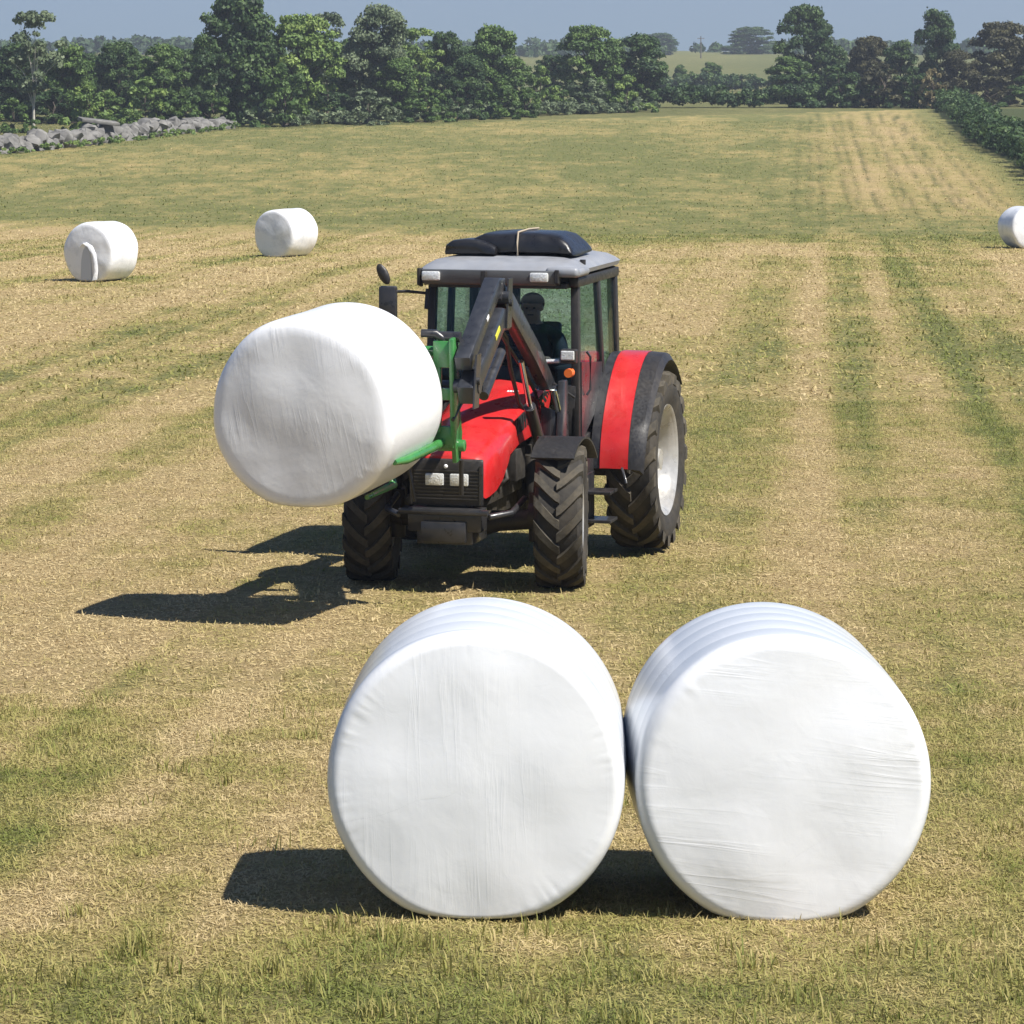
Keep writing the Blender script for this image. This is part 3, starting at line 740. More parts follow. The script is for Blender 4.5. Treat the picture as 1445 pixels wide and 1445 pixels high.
add_box(bm, (0, YF + .10, 1.50), (.80, .12, .62)); add_box(bm, (0, 2.1, 1.08), (1.36, 1.6, .14)); add_box(bm, (0, 2.7, 1.32), (1.36, .5, .45))
for s in (-1, 1): add_box(bm, (s * .55, YF + .06, 1.40), (.30, .09, .50))
cabf = obj('cab_frame', bm, M['black'], trac, bevel=.012, smooth=40)
def pane(name, pts):
    bm = BM(); add_quadslab(bm, pts, .006); return obj(name, bm, M['glass'], trac)
pane('windscreen', [(-.66, YF + .035, 1.66), (.66, YF + .035, 1.66), (.64, YF + .085, 2.55), (-.64, YF + .085, 2.55)])
pane('rear_window', [(-.655, YB + .02, 1.63), (.655, YB + .02, 1.63), (.64, YB - .02, 2.55), (-.64, YB - .02, 2.55)])
for s in (-1, 1):
    pane('door_window', [(s * .725, YF + .1, 1.2), (s * .75, 2.12, 1.74), (s * .705, 2.08, 2.55), (s * .69, YF + .15, 2.55)])
    pane('quarter_window', [(s * .742, 2.20, 1.74), (s * .72, YB - .06, 1.74), (s * .70, YB - .1, 2.55), (s * .708, 2.17, 2.55)])
# roof
def rrect(hx, y0, y1, z, rad=.16, n=5):
    pts = []
    for cx, cy, a0 in ((hx - rad, y1 - rad, 0), (-hx + rad, y1 - rad, 90), (-hx + rad, y0 + rad, 180), (hx - rad, y0 + rad, 270)):
        for i in range(n + 1):
            a = R(a0 + 90 * i / n); pts.append(Vector((cx + rad * math.cos(a), cy + rad * math.sin(a), z)))
    return pts
bm = BM()
add_loft(bm, [rrect(.69, 1.12, 3.02, 2.655), rrect(.735, 1.06, 3.08, 2.67), rrect(.75, 1.05, 3.10, 2.71), rrect(.72, 1.09, 3.06, 2.745, .2), rrect(.66, 1.18, 2.98, 2.785, .22), rrect(.55, 1.32, 2.86, 2.81, .22), rrect(.3, 1.7, 2.5, 2.832)])
roof = obj('roof', bm, M['roof'], trac, smooth=35)
bm = BM()
add_prism_x(bm, [(1.00, 2.715), (1.02, 2.585), (1.16, 2.56), (1.30, 2.62), (1.20, 2.71)], -.70, .56)
obj('visor', bm, M['visor'], roof, bevel=.012, smooth=40)
bm = BM(); add_prism_x(bm, [(.985, 2.725), (.985, 2.57), (1.10, 2.545), (1.10, 2.72)], -.735, -.703); add_prism_x(bm, [(.985, 2.725), (.985, 2.60), (1.10, 2.575), (1.10, 2.72)], .562, .60)
add_box(bm, (-.10, .99, 2.635), (.05, .06, .15)); add_box(bm, (0, 1.2, 2.57), (1.3, .2, .05))
obj('visor_bracket', bm, M['black'], roof, bevel=.008)
for xx in (-.60, .42):
    bm = BM(); add_box(bm, (xx, .985, 2.655), (.17, .05, .085)); obj('work_light', bm, M['lamp'], roof, bevel=.014, smooth=40)
bm = BM(); add_box(bm, (.62, 1.08, 2.70), (.30, .12, .09)); add_box(bm, (.74, 1.3, 2.69), (.06, .5, .08)); obj('roof_corner', bm, M['roof'], roof, bevel=.03, smooth=50)
bm = BM(); add_tube(bm, [(.70, 1.55, 2.745), (.70, 1.55, 2.79)], .028, 12); obj('aerial_socket', bm, M['black'], roof)
# lamps on the A pillars
for s in (1, -1):
    bm = BM(); add_box(bm, (s * .66, 1.16, 1.93), (.15, .10, .13)); lb = obj('lamp_housing', bm, M['black'], trac, bevel=.015)
    bm = BM(); add_box(bm, (s * .66, 1.10, 1.94), (.125, .03, .085)); obj('lamp_lens', bm, M['lamp'], lb, bevel=.01)
    bm = BM(); add_tube(bm, [(s * .67, 1.16, 1.78), (s * .67, 1.08, 1.78)], [.045, .04], 14); obj('indicator', bm, M['amber'], lb, smooth=50)
bm = BM(); add_tube(bm, [(.34, 1.19, 1.87), (.56, 1.19, 1.88)], .018, 8); obj('wiper_rail', bm, M['lamp'], trac)
# mirrors
bm = BM(); add_tube(bm, [(-.70, 1.2, 2.48), (-.85, 1.12, 2.50), (-1.0, 1.08, 2.50)], .014, 8); add_tube(bm, [(-.69, 1.2, 2.52), (-.69, 1.15, 2.34)], .02, 8)
mi = obj('mirror_arm', bm, M['black'], trac, smooth=60)
bm = BM(); add_box(bm, (-1.03, 1.06, 2.34), (.17, .07, .42)); obj('mirror', bm, M['steel'], mi, bevel=.02, smooth=40)
bm = BM(); bmesh.ops.create_uvsphere(bm, u_segments=20, v_segments=12, radius=.5, matrix=Matrix.Translation((-1.07, 1.04, 2.66)) @ Euler((0, R(-28), 0)).to_matrix().to_4x4() @ Matrix.Diagonal((.10, .06, .21, 1)))
obj('wide_mirror', bm, M['black'], mi, smooth=180)
bm = BM(); add_tube(bm, [(.70, 1.2, 1.55), (.52, .98, 1.72), (.46, .96, 1.60)], .012, 8); mi2 = obj('mirror_arm', bm, M['black'], trac, smooth=60)
bm = BM(); add_box(bm, (.54, .92, 1.50), (.20, .03, .36), rot=(R(30), 0, R(-10))); obj('mirror', bm, M['mirror'], mi2, bevel=.02, smooth=40)
bm = BM(); add_box(bm, (.38, .95, 1.38), (.045, .012, .20)); obj('reflector', bm, M['yellow'], mi2, bevel=.004)
# steps and tank
for s in (-1, 1):
    bm = BM(); add_box(bm, (s * .62, 1.35, .78), (.34, .62, .42)); obj('fuel_tank', bm, M['black'], trac, bevel=.04, smooth=40)
# dark lower door panels
for s in (-1, 1):
    bm = BM(); add_quadslab(bm, [(s * .735, YF + .06, 1.14), (s * .752, 2.14, 1.5), (s * .745, 2.14, 1.80), (s * .722, YF + .09, 1.86)], .03); dp = obj('door_panel', bm, M['steel'], trac)
    bm = BM(); add_tube(bm, [(s * .76, YF + .2, 1.55), (s * .79, YF + .22, 1.6), (s * .79, YF + .22, 1.9), (s * .76, YF + .2, 1.95)], .012, 8); obj('handle', bm, M['steelg'], dp, smooth=60)
bm = BM()
for z in (.42, .68): add_box(bm, (.92, 1.35, z), (.24, .30, .03))
add_box(bm, (.81, 1.35, .6), (.02, .32, .5)); obj('step', bm, M['steel'], trac, bevel=.006)
# seat and controls
bm = BM(); add_box(bm, (-.34, 2.86, 2.08), (.24, .07, .96)); add_box(bm, (-.60, 2.86, 1.85), (.12, .07, .55)); obj('interior_trim', bm, M['seat'], trac, bevel=.02)
bm = BM(); add_box(bm, (.47, 2.2, 1.55), (.22, .7, .45)); obj('side_console', bm, M['seat'], trac, bevel=.03)
bm = BM(); add_box(bm, (0, 2.35, 1.48), (.50, .48, .12)); add_box(bm, (0, 2.60, 1.82), (.48, .12, .62), rot=(R(-8), 0, 0)); add_box(bm, (0, 2.4, 1.3), (.3, .3, .3)); obj('seat', bm, M['seat'], trac, bevel=.03, smooth=50)
bm = BM()
N = 28; rg = []
sw = Matrix.Translation((0, 1.72, 1.86)) @ Euler((R(-32), 0, 0)).to_matrix().to_4x4()
add_tube(bm, [sw @ Vector((.19 * math.cos(2 * math.pi * k / N), .19 * math.sin(2 * math.pi * k / N), 0)) for k in range(N + 1)], .014, 8, cap=False)
for k in range(3): add_tube(bm, [sw @ Vector((0, 0, -.02)), sw @ Vector((.19 * math.cos(2.09 * k), .19 * math.sin(2.09 * k), 0))], .010, 6)
add_tube(bm, [sw @ Vector((0, 0, -.01)), (0, 1.45, 1.4)], .035, 10); obj('steering_wheel', bm, M['black'], trac, smooth=50)
bm = BM(); add_box(bm, (0, 1.42, 1.62), (.55, .24, .30), taper=(.8, .6)); obj('dashboard', bm, M['black'], trac, bevel=.03, smooth=40)

# loader
def thick_poly(path, th):
    """outline of a bent bar in (y, z) from centre points and half thickness"""
    P_ = [Vector((a, b_)) for a, b_ in path]; up = []; dn = []
    for i, p in enumerate(P_):
        d1 = (P_[i] - P_[i - 1]).normalized() if i > 0 else None; d2 = (P_[i + 1] - P_[i]).normalized() if i < len(P_) - 1 else None
        d = (d1 + d2).normalized() if d1 and d2 else (d1 or d2); n = Vector((-d.y, d.x))
        k = 1.0
        if d1 and d2: k = 1 / max(.5, n.dot(Vector((-d1.y, d1.x))))
        up.append(p + n * th[i] * k); dn.append(p - n * th[i] * k)
    return [(p.x, p.y) for p in up] + [(p.x, p.y) for p in reversed(dn)]
for s in (1, -1):
    bm = BM(); add_box(bm, (s * .52, 1.02, 1.20), (.14, .20, .95)); add_box(bm, (s * .50, 1.02, .80), (.30, .34, .30)); add_prism_x(bm, [(.80, .62), (1.2, .62), (1.12, 1.72), (.96, 1.72)], s * .60, s * .66)
    add_box(bm, (s * .44, .95, .75), (.3, .2, .12))
    obj('loader_tower', bm, M['steel'], trac, bevel=.01, smooth=40)
    xa = s * .50
    if s == -1:                                             # the far arm hangs low behind the carried bale
        bm = BM(); add_prism_x(bm, thick_poly([(1.08, 1.60), (.2, 1.66), (-1.0, 1.80), (-1.90, 1.80)], [.085, .11, .12, .09]), xa - .07, xa + .07)
        la = obj('loader_arm', bm, M['steel'], trac, bevel=.010, smooth=40)
        bm = BM(); add_tube(bm, [(xa, .92, .95), (xa, .1, 1.25)], .055, 14); obj('hydraulic_cylinder', bm, M['steel'], la, smooth=50)
        bm = BM(); add_tube(bm, [(xa, .1, 1.25), (xa, -.4, 1.62)], .025, 12); obj('lift_rod', bm, M['chrome'], la, smooth=50)
        continue
    # rear boom: slimmer, from the tower pivot up to the knee;  front boom: deep box down to the grab
    bm = BM()
    add_prism_x(bm, thick_poly([(1.08, 1.60), (.4, 2.02), (-.55, 2.52), (-.92, 2.66)], [.075, .095, .10, .075]), xa - .055, xa + .055)
    la = obj('loader_arm', bm, M['steel'], trac, bevel=.010, smooth=40)
    bm = BM(); yaw_in = -s * .045
    add_prism_x(bm, thick_poly([(-.74, 2.40), (-.98, 2.42), (-1.98, 1.86)], [.085, .10, .085]), xa - .055, xa + .085)
    fr_ = obj('front_boom', bm, M['steelg'], la, bevel=.012, smooth=40)
    for py_, pz_ in ((-.86, 2.60), (1.04, 1.62), (-1.88, 1.93)):
        bm = BM(); add_tube(bm, [(xa - .11, py_, pz_), (xa + .11, py_, pz_)], .058, 16); obj('pivot_pin', bm, M['steelg'], la, smooth=40)
    bm = BM(); add_prism_x(bm, thick_poly([(-.78, 2.70), (-.98, 2.70), (-1.96, 2.12)], [.06, .075, .065]), xa - .085, xa + .05)
    obj('parallel_link', bm, M['steelg'], la, bevel=.010, smooth=40)
    for (yy_, zz_, y2_, z2_) in ((-.80, 2.76, -.86, 2.34), (-1.88, 2.20, -1.98, 1.76)):
        bm = BM(); add_quadslab(bm, [(xa + .095, yy_ - .07, zz_), (xa + .095, yy_ + .07, zz_), (xa + .095, y2_ + .09, z2_), (xa + .095, y2_ - .07, z2_)], .014)
        add_tube(bm, [(xa + .095, (yy_ + y2_) / 2, (zz_ + z2_) / 2), (xa + .125, (yy_ + y2_) / 2, (zz_ + z2_) / 2)], .03, 12)
        obj('link_plate', bm, M['steel'], la, smooth=40)
    bm = BM(); add_tube(bm, [(xa, .92, .95), (xa, .30, 1.55)], .055, 14); cy = obj('hydraulic_cylinder', bm, M['steel'], la, smooth=50)
    bm = BM(); add_tube(bm, [(xa, .30, 1.55), (xa, -.02, 1.98)], .025, 12); obj('lift_rod', bm, M['chrome'], la, smooth=50)
    bm = BM(); add_tube(bm, [(xa, -.75, 2.12), (xa, -1.35, 1.80)], .045, 14); obj('tilt_cylinder', bm, M['steel'], la, smooth=50)
    bm = BM()
    add_tube(bm, [(xa - s * .09, 1.0, 1.55), (xa - s * .10, .5, 1.85), (xa - s * .10, -.1, 2.12), (xa - s * .10, -.55, 2.34), (xa - s * .1, -.9, 2.28), (xa - s * .1, -1.5, 1.85), (xa - s * .12, -1.9, 1.65)], .016, 8)
    obj('hydraulic_hose', bm, M['black'], la, smooth=60); bm = BM()
    add_tube(bm, [(xa - s * .12, .95, 1.35), (xa - s * .16, .55, 1.55), (xa - s * .14, .15, 1.90), (xa - s * .09, -.2, 2.2), (xa - s * .09, -.5, 2.36)], .020, 8)
    obj('hydraulic_hose', bm, M['black'], la, smooth=60)
    if s == 1:
        bm = BM(); c, sn = math.cos(R(33)), math.sin(R(33))
        add_box(bm, (xa + .088, -1.20, 2.32), (.006, .16, .045), rot=(R(29), 0, 0)); obj('sticker', bm, M['yellow'], fr_)
        bm = BM(); add_box(bm, (xa + .053, -1.40, 2.46), (.006, .07, .03), rot=(R(30), 0, 0)); obj('sticker', bm, M['white'], fr_)
bm = BM(); add_tube(bm, [(-.50, -1.30, 1.86), (.50, -1.30, 1.86)], .06, 16); obj('cross_tube', bm, M['steel'], trac, smooth=50)

# green bale grab on the loader, its lower tines run along under the bale
bm = BM(); gy = -1.80
W2 = trac.matrix_basis.copy()
inv = (Matrix.Translation((TX, TY, trac.location.z)) @ Matrix.Rotation(YAW, 4, 'Z')).inverted()
def plate_with_slot(bm, x, th):
    out = [(-1.92, 2.32), (-1.78, 2.34), (-1.72, 2.15), (-1.70, 1.75), (-1.62, 1.52), (-1.66, 1.30), (-1.80, 1.28), (-1.88, 1.60), (-1.90, 1.95)]
    add_prism_x(bm, out, x - th / 2, x + th / 2)
for s in (-1, 1): plate_with_slot(bm, s * .37, .04)
for x in (.24, -.24): add_box(bm, (x, -1.84, 1.90), (.055, .06, .72))
add_box(bm, (.29, -1.86, 2.19), (.17, .05, .22)); add_box(bm, (.29, -1.86, 1.86), (.17, .05, .10)); add_box(bm, (.29, -1.82, 1.50), (.17, .07, .18))
add_tube(bm, [(-.62, -1.72, 1.42), (.44, -1.72, 1.42)], .05, 14); add_tube(bm, [(-.45, -1.72, 2.20), (.45, -1.72, 2.20)], .045, 14); add_box(bm, (0, -1.72, 1.85), (.12, .05, .8))
grab = obj('bale_grab', bm, M['green'], trac, bevel=.008, smooth=40)
# tines follow the bale's axis; points given in the world and brought into the tractor's frame
Rb = hb.rotation_euler.to_matrix()
def bale_pt(th, t, e=.045):       # th angle round the bale (0 = +x side), t along axis from the back (0) to the front (1)
    p = Vector(((.775 + e) * math.cos(th), .60 - 1.2 * t, .755 + (.775 + e) * math.sin(th)))
    return inv @ (hb.location + Rb @ p)
for th0, nm in ((R(-28), 1), (R(206), 2)):
    bm = BM()
    add_tube(bm, [inv @ (hb.location + Rb @ Vector((.45 * math.cos(th0), .80, .755 + .45 * math.sin(th0)))), bale_pt(th0, -.14), bale_pt(th0, -.02), bale_pt(th0, .3), bale_pt(th0, .62), bale_pt(th0, .80, .02)], [.045, .045, .043, .040, .036, .022], 14)
    obj('grab_tine', bm, M['green'], grab, smooth=60)
for th0 in (R(-70), R(-110)):
    bm = BM(); add_tube(bm, [inv @ (hb.location + Rb @ Vector((.5 * math.cos(th0), .78, .755 + .5 * math.sin(th0)))), bale_pt(th0, -.12, .03), bale_pt(th0, .4, .03)], [.04, .035, .02], 12); obj('grab_tine', bm, M['green'], grab, smooth=60)
# upper squeeze arm and its pivot
bm = BM(); add_tube(bm, [(.33, -1.78, 2.26), (.22, -1.85, 2.36), (.10, -1.86, 2.36)], .035, 12); add_tube(bm, [(.24, -1.80, 2.33), (.42, -1.80, 2.33)], .045, 14)
obj('grab_pivot', bm, M['steel'], grab, smooth=50)
bm = BM(); add_tube(bm, [(.40, -1.70, 1.30), (.38, -1.62, 1.0)], .02, 8); obj('grab_hose', bm, M['black'], grab, smooth=50); bm = BM(); add_tube(bm, [(-.05, -1.78, 1.32), (0, -1.80, 1.1), (.02, -1.78, .95)], .014, 8)
obj('grab_hose', bm, M['black'], grab, smooth=50)

# folded black sheet lashed on the cab roof
tp = P(.02, 1.9, 2.825)
bm = BM()
def sheet_sec(x, y0, y1, h, z0=0):
    pts = []
    n = 14
    for i in range(n):
        a = 2 * math.pi * i / n; c, s_ = math.cos(a), math.sin(a)
        yy = (y0 + y1) / 2 + (y1 - y0) / 2 * (abs(c) ** .38) * (1 if c > 0 else -1)
        zz = h / 2 + h / 2 * (abs(s_) ** .45) * (1 if s_ > 0 else -1)
        yy += noise.noise(Vector((x * 4, a, 3))) * .04; zz += noise.noise(Vector((x * 5, a, 9))) * .015
        pts.append(Vector((x, yy, zz + z0)))
    return pts
xs = [(-.38, .08), (-.36, .15), (-.26, .195), (-.1, .205), (.05, .215), (.2, .212), (.36, .205), (.46, .185), (.54, .12), (.585, .06), (.60, .03)]
add_loft(bm, [sheet_sec(x, -.42, .40, h) for x, h in xs])
tarp = obj('folded_sheet', bm, M['tarp'], None, smooth=60); tarp.location = tp; tarp.rotation_euler = (0, 0, YAW)
tag(tarp, 'folded black plastic sheet tied down on the grey cab roof with a pale cord', 'plastic sheet')
bm = BM(); add_loft(bm, [sheet_sec(x, -.50, -.12, h) for x, h in [(-.60, .04), (-.59, .10), (-.54, .135), (-.42, .15), (-.3, .14), (-.2, .12), (-.12, .08)]])
obj('rolled_end', bm, M['tarp'], tarp, smooth=60)
bm = BM(); add_tube(bm, [(.08, -.445, 0), (.08, -.445, .12), (.08, -.41, .215), (.08, 0, .225), (.08, .4, .215)], .009, 8); obj('cord', bm, M['cord'], tarp, smooth=60)

# driver
def build_driver():
    me = bpy.data.meshes.new('person'); bm = BM(); sk = bm.verts.layers.skin.verify()
    V = {}
    def v(n, p, r, par=None):
        a = bm.verts.new(p); V[n] = a; a[sk].radius = (r, r) if not isinstance(r, tuple) else r
        if par: bm.edges.new((V[par], a))
    v('pelvis', (0, 0, .10), (.17, .13)); v('waist', (0, .0, .26), (.155, .115), 'pelvis'); v('chest', (0, -.01, .42), (.19, .13), 'waist'); v('neckb', (0, 0, .56), (.09, .08), 'chest')
    v('neck', (0, -.01, .62), .058, 'neckb'); v('head', (0, -.03, .70), (.075, .085), 'neck'); v('head2', (0, -.03, .78), (.078, .092), 'head'); v('head3', (0, -.02, .84), (.055, .065), 'head2')
    v('nose', (0, -.125, .735), .013, 'head')
    for s in (-1, 1):
        n = 'l' if s > 0 else 'r'
        v(n + 'ear', (s * .088, -.02, .735), .014, 'head2')
        v(n + 'sh', (s * .19, .0, .50), .075, 'neckb'); v(n + 'el', (s * .26, -.12, .27), .05, n + 'sh'); v(n + 'wr', (s * .19, -.38, .30), .032, n + 'el'); v(n + 'palm', (s * .17, -.45, .33), (.040, .022), n + 'wr')
        v(n + 'hip', (s * .10, -.03, .08), .10, 'pelvis'); v(n + 'kn', (s * .16, -.46, .12), .07, n + 'hip'); v(n + 'an', (s * .16, -.56, -.28), .045, n + 'kn'); v(n + 'toe', (s * .17, -.72, -.32), .04, n + 'an')
        for k in range(4):
            v(f'{n}f{k}a', (s * (.145 + .018 * k), -.495, .35 - .004 * abs(k - 1)), .009, n + 'palm'); v(f'{n}f{k}b', (s * (.143 + .018 * k), -.515 + .003 * k, .325), .008, f'{n}f{k}a')
        v(n + 'th', (s * .13, -.455, .345), .011, n + 'palm'); v(n + 'tht', (s * .125, -.49, .33), .009, n + 'th')
    V['pelvis'][sk].use_root = True
    bm.to_mesh(me); bm.free()
    o = bpy.data.objects.new('person', me); col.objects.link(o)
    m1 = o.modifiers.new('skin', 'SKIN'); m1.use_smooth_shade = True; m2 = o.modifiers.new('sub', 'SUBSURF'); m2.levels = 2; m2.render_levels = 2
    dg = bpy.context.evaluated_depsgraph_get(); dg.update()
    nm = bpy.data.meshes.new_from_object(o.evaluated_get(dg)); o.modifiers.clear(); o.data = nm
    nm.materials.clear(); nm.materials.append(M['cloth']); nm.materials.append(M['skin'])
    for p in nm.polygons:
        c = p.center
        if c.z > .61 or (c.y < -.40 and c.z > .22): p.material_index = 1
        p.use_smooth = True
    o.scale = (1.25, 1.1, 1.05); o.location = P(.06, 2.22, 1.50); o.rotation_euler = (0, 0, YAW + R(4))
    tag(o, 'person in dark clothes seated in the tractor cab with hands at the steering wheel', 'person')
    bm = BM(); bmesh.ops.create_uvsphere(bm, u_segments=20, v_segments=14, radius=1, matrix=Matrix.Translation((0, 0, .795)) @ Matrix.Diagonal((.094, .108, .095, 1)))
    bmesh.ops.delete(bm, geom=[x for x in bm.verts if x.co.z < .775 and x.co.y < -.02], context='VERTS')
    obj('hair', bm, M['hair'], o, smooth=180)
    bm = BM()
    add_box(bm, (0, -.112, .695), (.045, .01, .008)); obj('mouth', bm, M['hair'], o)
    for s in (-1, 1):
        bm = BM(); bmesh.ops.create_uvsphere(bm, u_segments=8, v_segments=6, radius=.010, matrix=Matrix.Translation((s * .030, -.112, .755))); obj('eye', bm, M['hair'], o, smooth=180)
build_driver()

# ------------------------------------------------------------------ trees
def leaf_cloud(rng, C, Rd, n_per, size, squash=.8, tone_j=.25):
    """C (k,3) blob centres, Rd (k,) radii -> quads"""
    k = len(C); n = (n_per * (Rd / Rd.mean()) ** 2).astype(int) + 4
    idx = np.repeat(np.arange(k), n); N = len(idx)
    d = rng.normal(size=(N, 3)); d /= np.linalg.norm(d, axis=1)[:, None]
    low = d[:, 2] < -.35; d[low, 2] *= -.4
    rad = Rd[idx] * (.55 + .50 * rng.random(N) ** .6)
    lump = 1 + .28 * np.sin(d[:, 0] * 5 + idx) * np.sin(d[:, 1] * 6 + idx * 1.7) * np.sin(d[:, 2] * 5 + idx * .6)
    p = C[idx] + d * (rad * lump)[:, None] * np.array([1, 1, squash])
    nrm = d * 1.1 + rng.normal(size=(N, 3)) * .75; nrm[:, 2] += .25; nrm /= np.linalg.norm(nrm, axis=1)[:, None]
    a = np.cross(nrm, rng.normal(size=(N, 3))); a /= np.linalg.norm(a, axis=1)[:, None]; b = np.cross(nrm, a)
    s = size * (.55 + .9 * rng.random(N))
    a = a * s[:, None]; b = b * (s * (.45 + .4 * rng.random(N)))[:, None]
    V = np.stack([p - a, p - b * 1.0, p + a, p + b], 1).reshape(-1, 3)
    F = np.arange(N * 4).reshape(N, 4)
    bt = rng.random(k); tone = np.clip(.5 + (bt[idx] - .5) * .7 + (rng.random(N) - .5) * tone_j * 2, 0, 1)
    return V, F, np.repeat(tone, 4)
def crown_blobs(rng, H, Wd, shape, nb, base=.12):
    C = []; Rd = []
    tries = 0
    while len(C) < nb and tries < 8000:
        tries += 1
        u = rng.random(); z = base + (1 - base) * u
        if shape == 'round': r = math.sqrt(max(0, 1 - ((z - .55) / .50) ** 2))
        elif shape == 'tall': r = math.sqrt(max(0, 1 - ((z - .48) / .54) ** 2)) * (.9 + .12 * math.sin(z * 11 + H))
        elif shape == 'low': r = math.sqrt(max(0, 1 - (z * .98) ** 2))
        elif shape == 'open': r = math.sqrt(max(0, 1 - ((z - .70) / .34) ** 2))
        else: r = (1 - z) * .9 + .12
        if r <= .05: continue
        an = rng.random() * 6.283; q = math.sqrt(rng.random()) * (.88 + .2 * math.sin(an * 3 + H * 2)) 
        br = rng.uniform(.055, .145) * H * (.62 if shape == 'open' else .9)
        rr_ = max(0, r * Wd / 2 - br * .7)
        if q < .35 and shape != 'open': continue
        C.append((math.cos(an) * q * rr_, math.sin(an) * q * rr_, z * H - br * .45)); Rd.append(br)
    return np.array(C), np.array(Rd)
def trunk_mesh(rng, H, C, r0, lean=0, pale=False):
    bm = BM(); pts = []; n = 7
    for i in range(n):
        u = i / (n - 1); pts.append((lean * u * H * .3 + rng.normal(0, .05) * u * 2, rng.normal(0, .05) * u * 2, -.3 + (H * .72) * u))
    add_tube(bm, pts, [r0 * (1.25 if i == 0 else 1 - .75 * i / (n - 1)) for i in range(n)], 9)
    order = rng.permutation(len(C))[:14]
    for j in order:
        c = Vector(C[j]); zt = min(c.z * .6, H * .66); i = min(n - 2, max(1, int((zt + .3) / (H * .72) * (n - 1)))); a = Vector(pts[i])
        m_ = a.lerp(c, .55) + Vector((0, 0, .08 * H * .5))
        add_tube(bm, [a, m_, c], [r0 * .38, r0 * .22, r0 * .07], 6)
    me = bm; return me
PROTO = {}
def tree_proto(key, seed, H, Wd, shape, nb, npb, size, leaf, base=.12, r0=.2, bark='bark', lean=0):
    rng = np.random.default_rng(seed)
    C, Rd = crown_blobs(rng, H, Wd, shape, nb, base)
    V, F, T = leaf_cloud(rng, C, Rd, npb, size)
    PROTO[key] = dict(V=V, F=F, T=T, C=C, H=H, W=Wd, leaf=leaf, seed=seed, r0=r0, bark=bark, lean=lean, used=None)
for i, (k, shape, Wd) in enumerate((('round', 'round', 7.5), ('round2', 'round', 8.5), ('tall', 'tall', 5.6), ('tall2', 'tall', 6.2), ('roundb', 'round', 7.0))):
    tree_proto(k, 50 + i, 9.0, Wd, shape, 100, 230, .15, None, .06 if shape == 'round' else .05)
tree_proto('open', 71, 9.0, 6.2, 'open', 40, 110, .15, None, .36, .13, 'bark')
tree_proto('bush', 81, 3.0, 4.4, 'low', 40, 130, .13, None, .0, .08); tree_proto('bush2', 82, 3.0, 5.2, 'low', 44, 130, .13, None, .0, .08)
CACHE = {}
def place_tree(name, px, base_px, top_px, wpx, y, key, leaf, label, cat='tree', rot=None, bark=None, group='trees along the far edge of the field', sink=0, gy=None):
    p = PROTO[key]; ck = (key, leaf, bark)
    x = wx(px, y); z = G(x, y) if gy is None else gy
    s = FPX / y; ytop = CAMZ - (top_px - YH) / s; H = ytop - z; Wd = wpx / s
    if ck not in CACHE:
        rng = np.random.default_rng(p['seed'] + 1)
        root = empty(name, (0, 0, 0))
        obj('trunk', trunk_mesh(rng, p['H'], p['C'], p['r0'], p['lean']), M[bark or p['bark']], root, smooth=60)
        np_mesh('crown', p['V'], p['F'], M[leaf], p['T'], root)
        CACHE[ck] = root; r = root
    else:
        src = CACHE[ck]; r = src.copy(); r.name = name; col.objects.link(r)
        for ch in src.children: c = ch.copy(); col.objects.link(c); c.parent = r
    r.location = (x, y, z - .1 - sink); sx = Wd / p['W']
    r.scale = (sx, sx, (H + .1 + sink) / p['H'])
    rng2 = random.Random(int(px * 7 + y)); r.rotation_euler = (0, 0, rot if rot is not None else rng2.uniform(0, 6.28))
    tag(r, label, cat, group)
    return r
T = place_tree
# left block behind the stone wall
T('tree', 28, 190, 62, 105, 262, 'round', 'leaf_dark', 'dark tree at the far left edge behind the pale-trunked tree')
T('tree', 48, 188, 16, 110, 240, 'open', 'leaf_grey', 'sparse open-crowned tree with a pale crooked trunk above the stone wall', bark='pale_bark')
T('tree', 100, 185, 64, 85, 258, 'roundb', 'leaf_mid', 'mid green tree right of the pale-trunked tree at the left')
T('shrub', 128, 182, 118, 100, 236, 'bush', 'leaf_light', 'light green bush just behind the left end of the stone wall', 'bush')
T('tree', 168, 180, 60, 90, 275, 'round2', 'leaf_dark', 'dark rounded tree above the middle of the stone wall')
T('tree', 232, 180, 64, 90, 268, 'round', 'leaf_mid', 'green tree just left of the big dark tree at left')
T('shrub', 205, 180, 112, 105, 246, 'bush2', 'leaf_light', 'broad pale green bush behind the middle of the stone wall', 'bush')
T('shrub', 262, 180, 128, 70, 247, 'bush', 'leaf_mid', 'green bush at the right end of the stone wall', 'bush')
T('shrub', 20, 190, 140, 80, 236, 'bush2', 'leaf_mid', 'low bush behind the stone wall at the left edge of the photo', 'bush')
# the big trees
T('tree', 335, 182, -12, 130, 262, 'round', 'leaf_dark', 'tallest dark tree reaching the top of the photo at left', rot=1.0)
T('tree', 352, 182, -6, 95, 256, 'tall', 'leaf_dark', 'narrow dark tree in front of the tallest tree at left')
T('tree', 290, 182, 50, 70, 252, 'roundb', 'leaf_dark', 'short dark tree under the left side of the tallest tree')
T('tree', 425, 180, 22, 130, 258, 'round2', 'leaf_light', 'broad green tree touching the right side of the tallest dark tree')
T('shrub', 400, 180, 92, 110, 249, 'bush', 'leaf_mid', 'leafy green bush at the foot of the broad green tree', 'bush')
T('tree', 462, 178, 18, 80, 282, 'open', 'leaf_grey', 'sparse grey-green tree rising behind the broad green tree')
T('tree', 535, 175, 10, 112, 268, 'round', 'leaf_grey', 'tall grey-green tree with a rounded top left of the photo centre')
T('tree', 500, 175, 55, 85, 272, 'round', 'leaf_mid', 'lower green tree under the left flank of the tall grey-green tree')
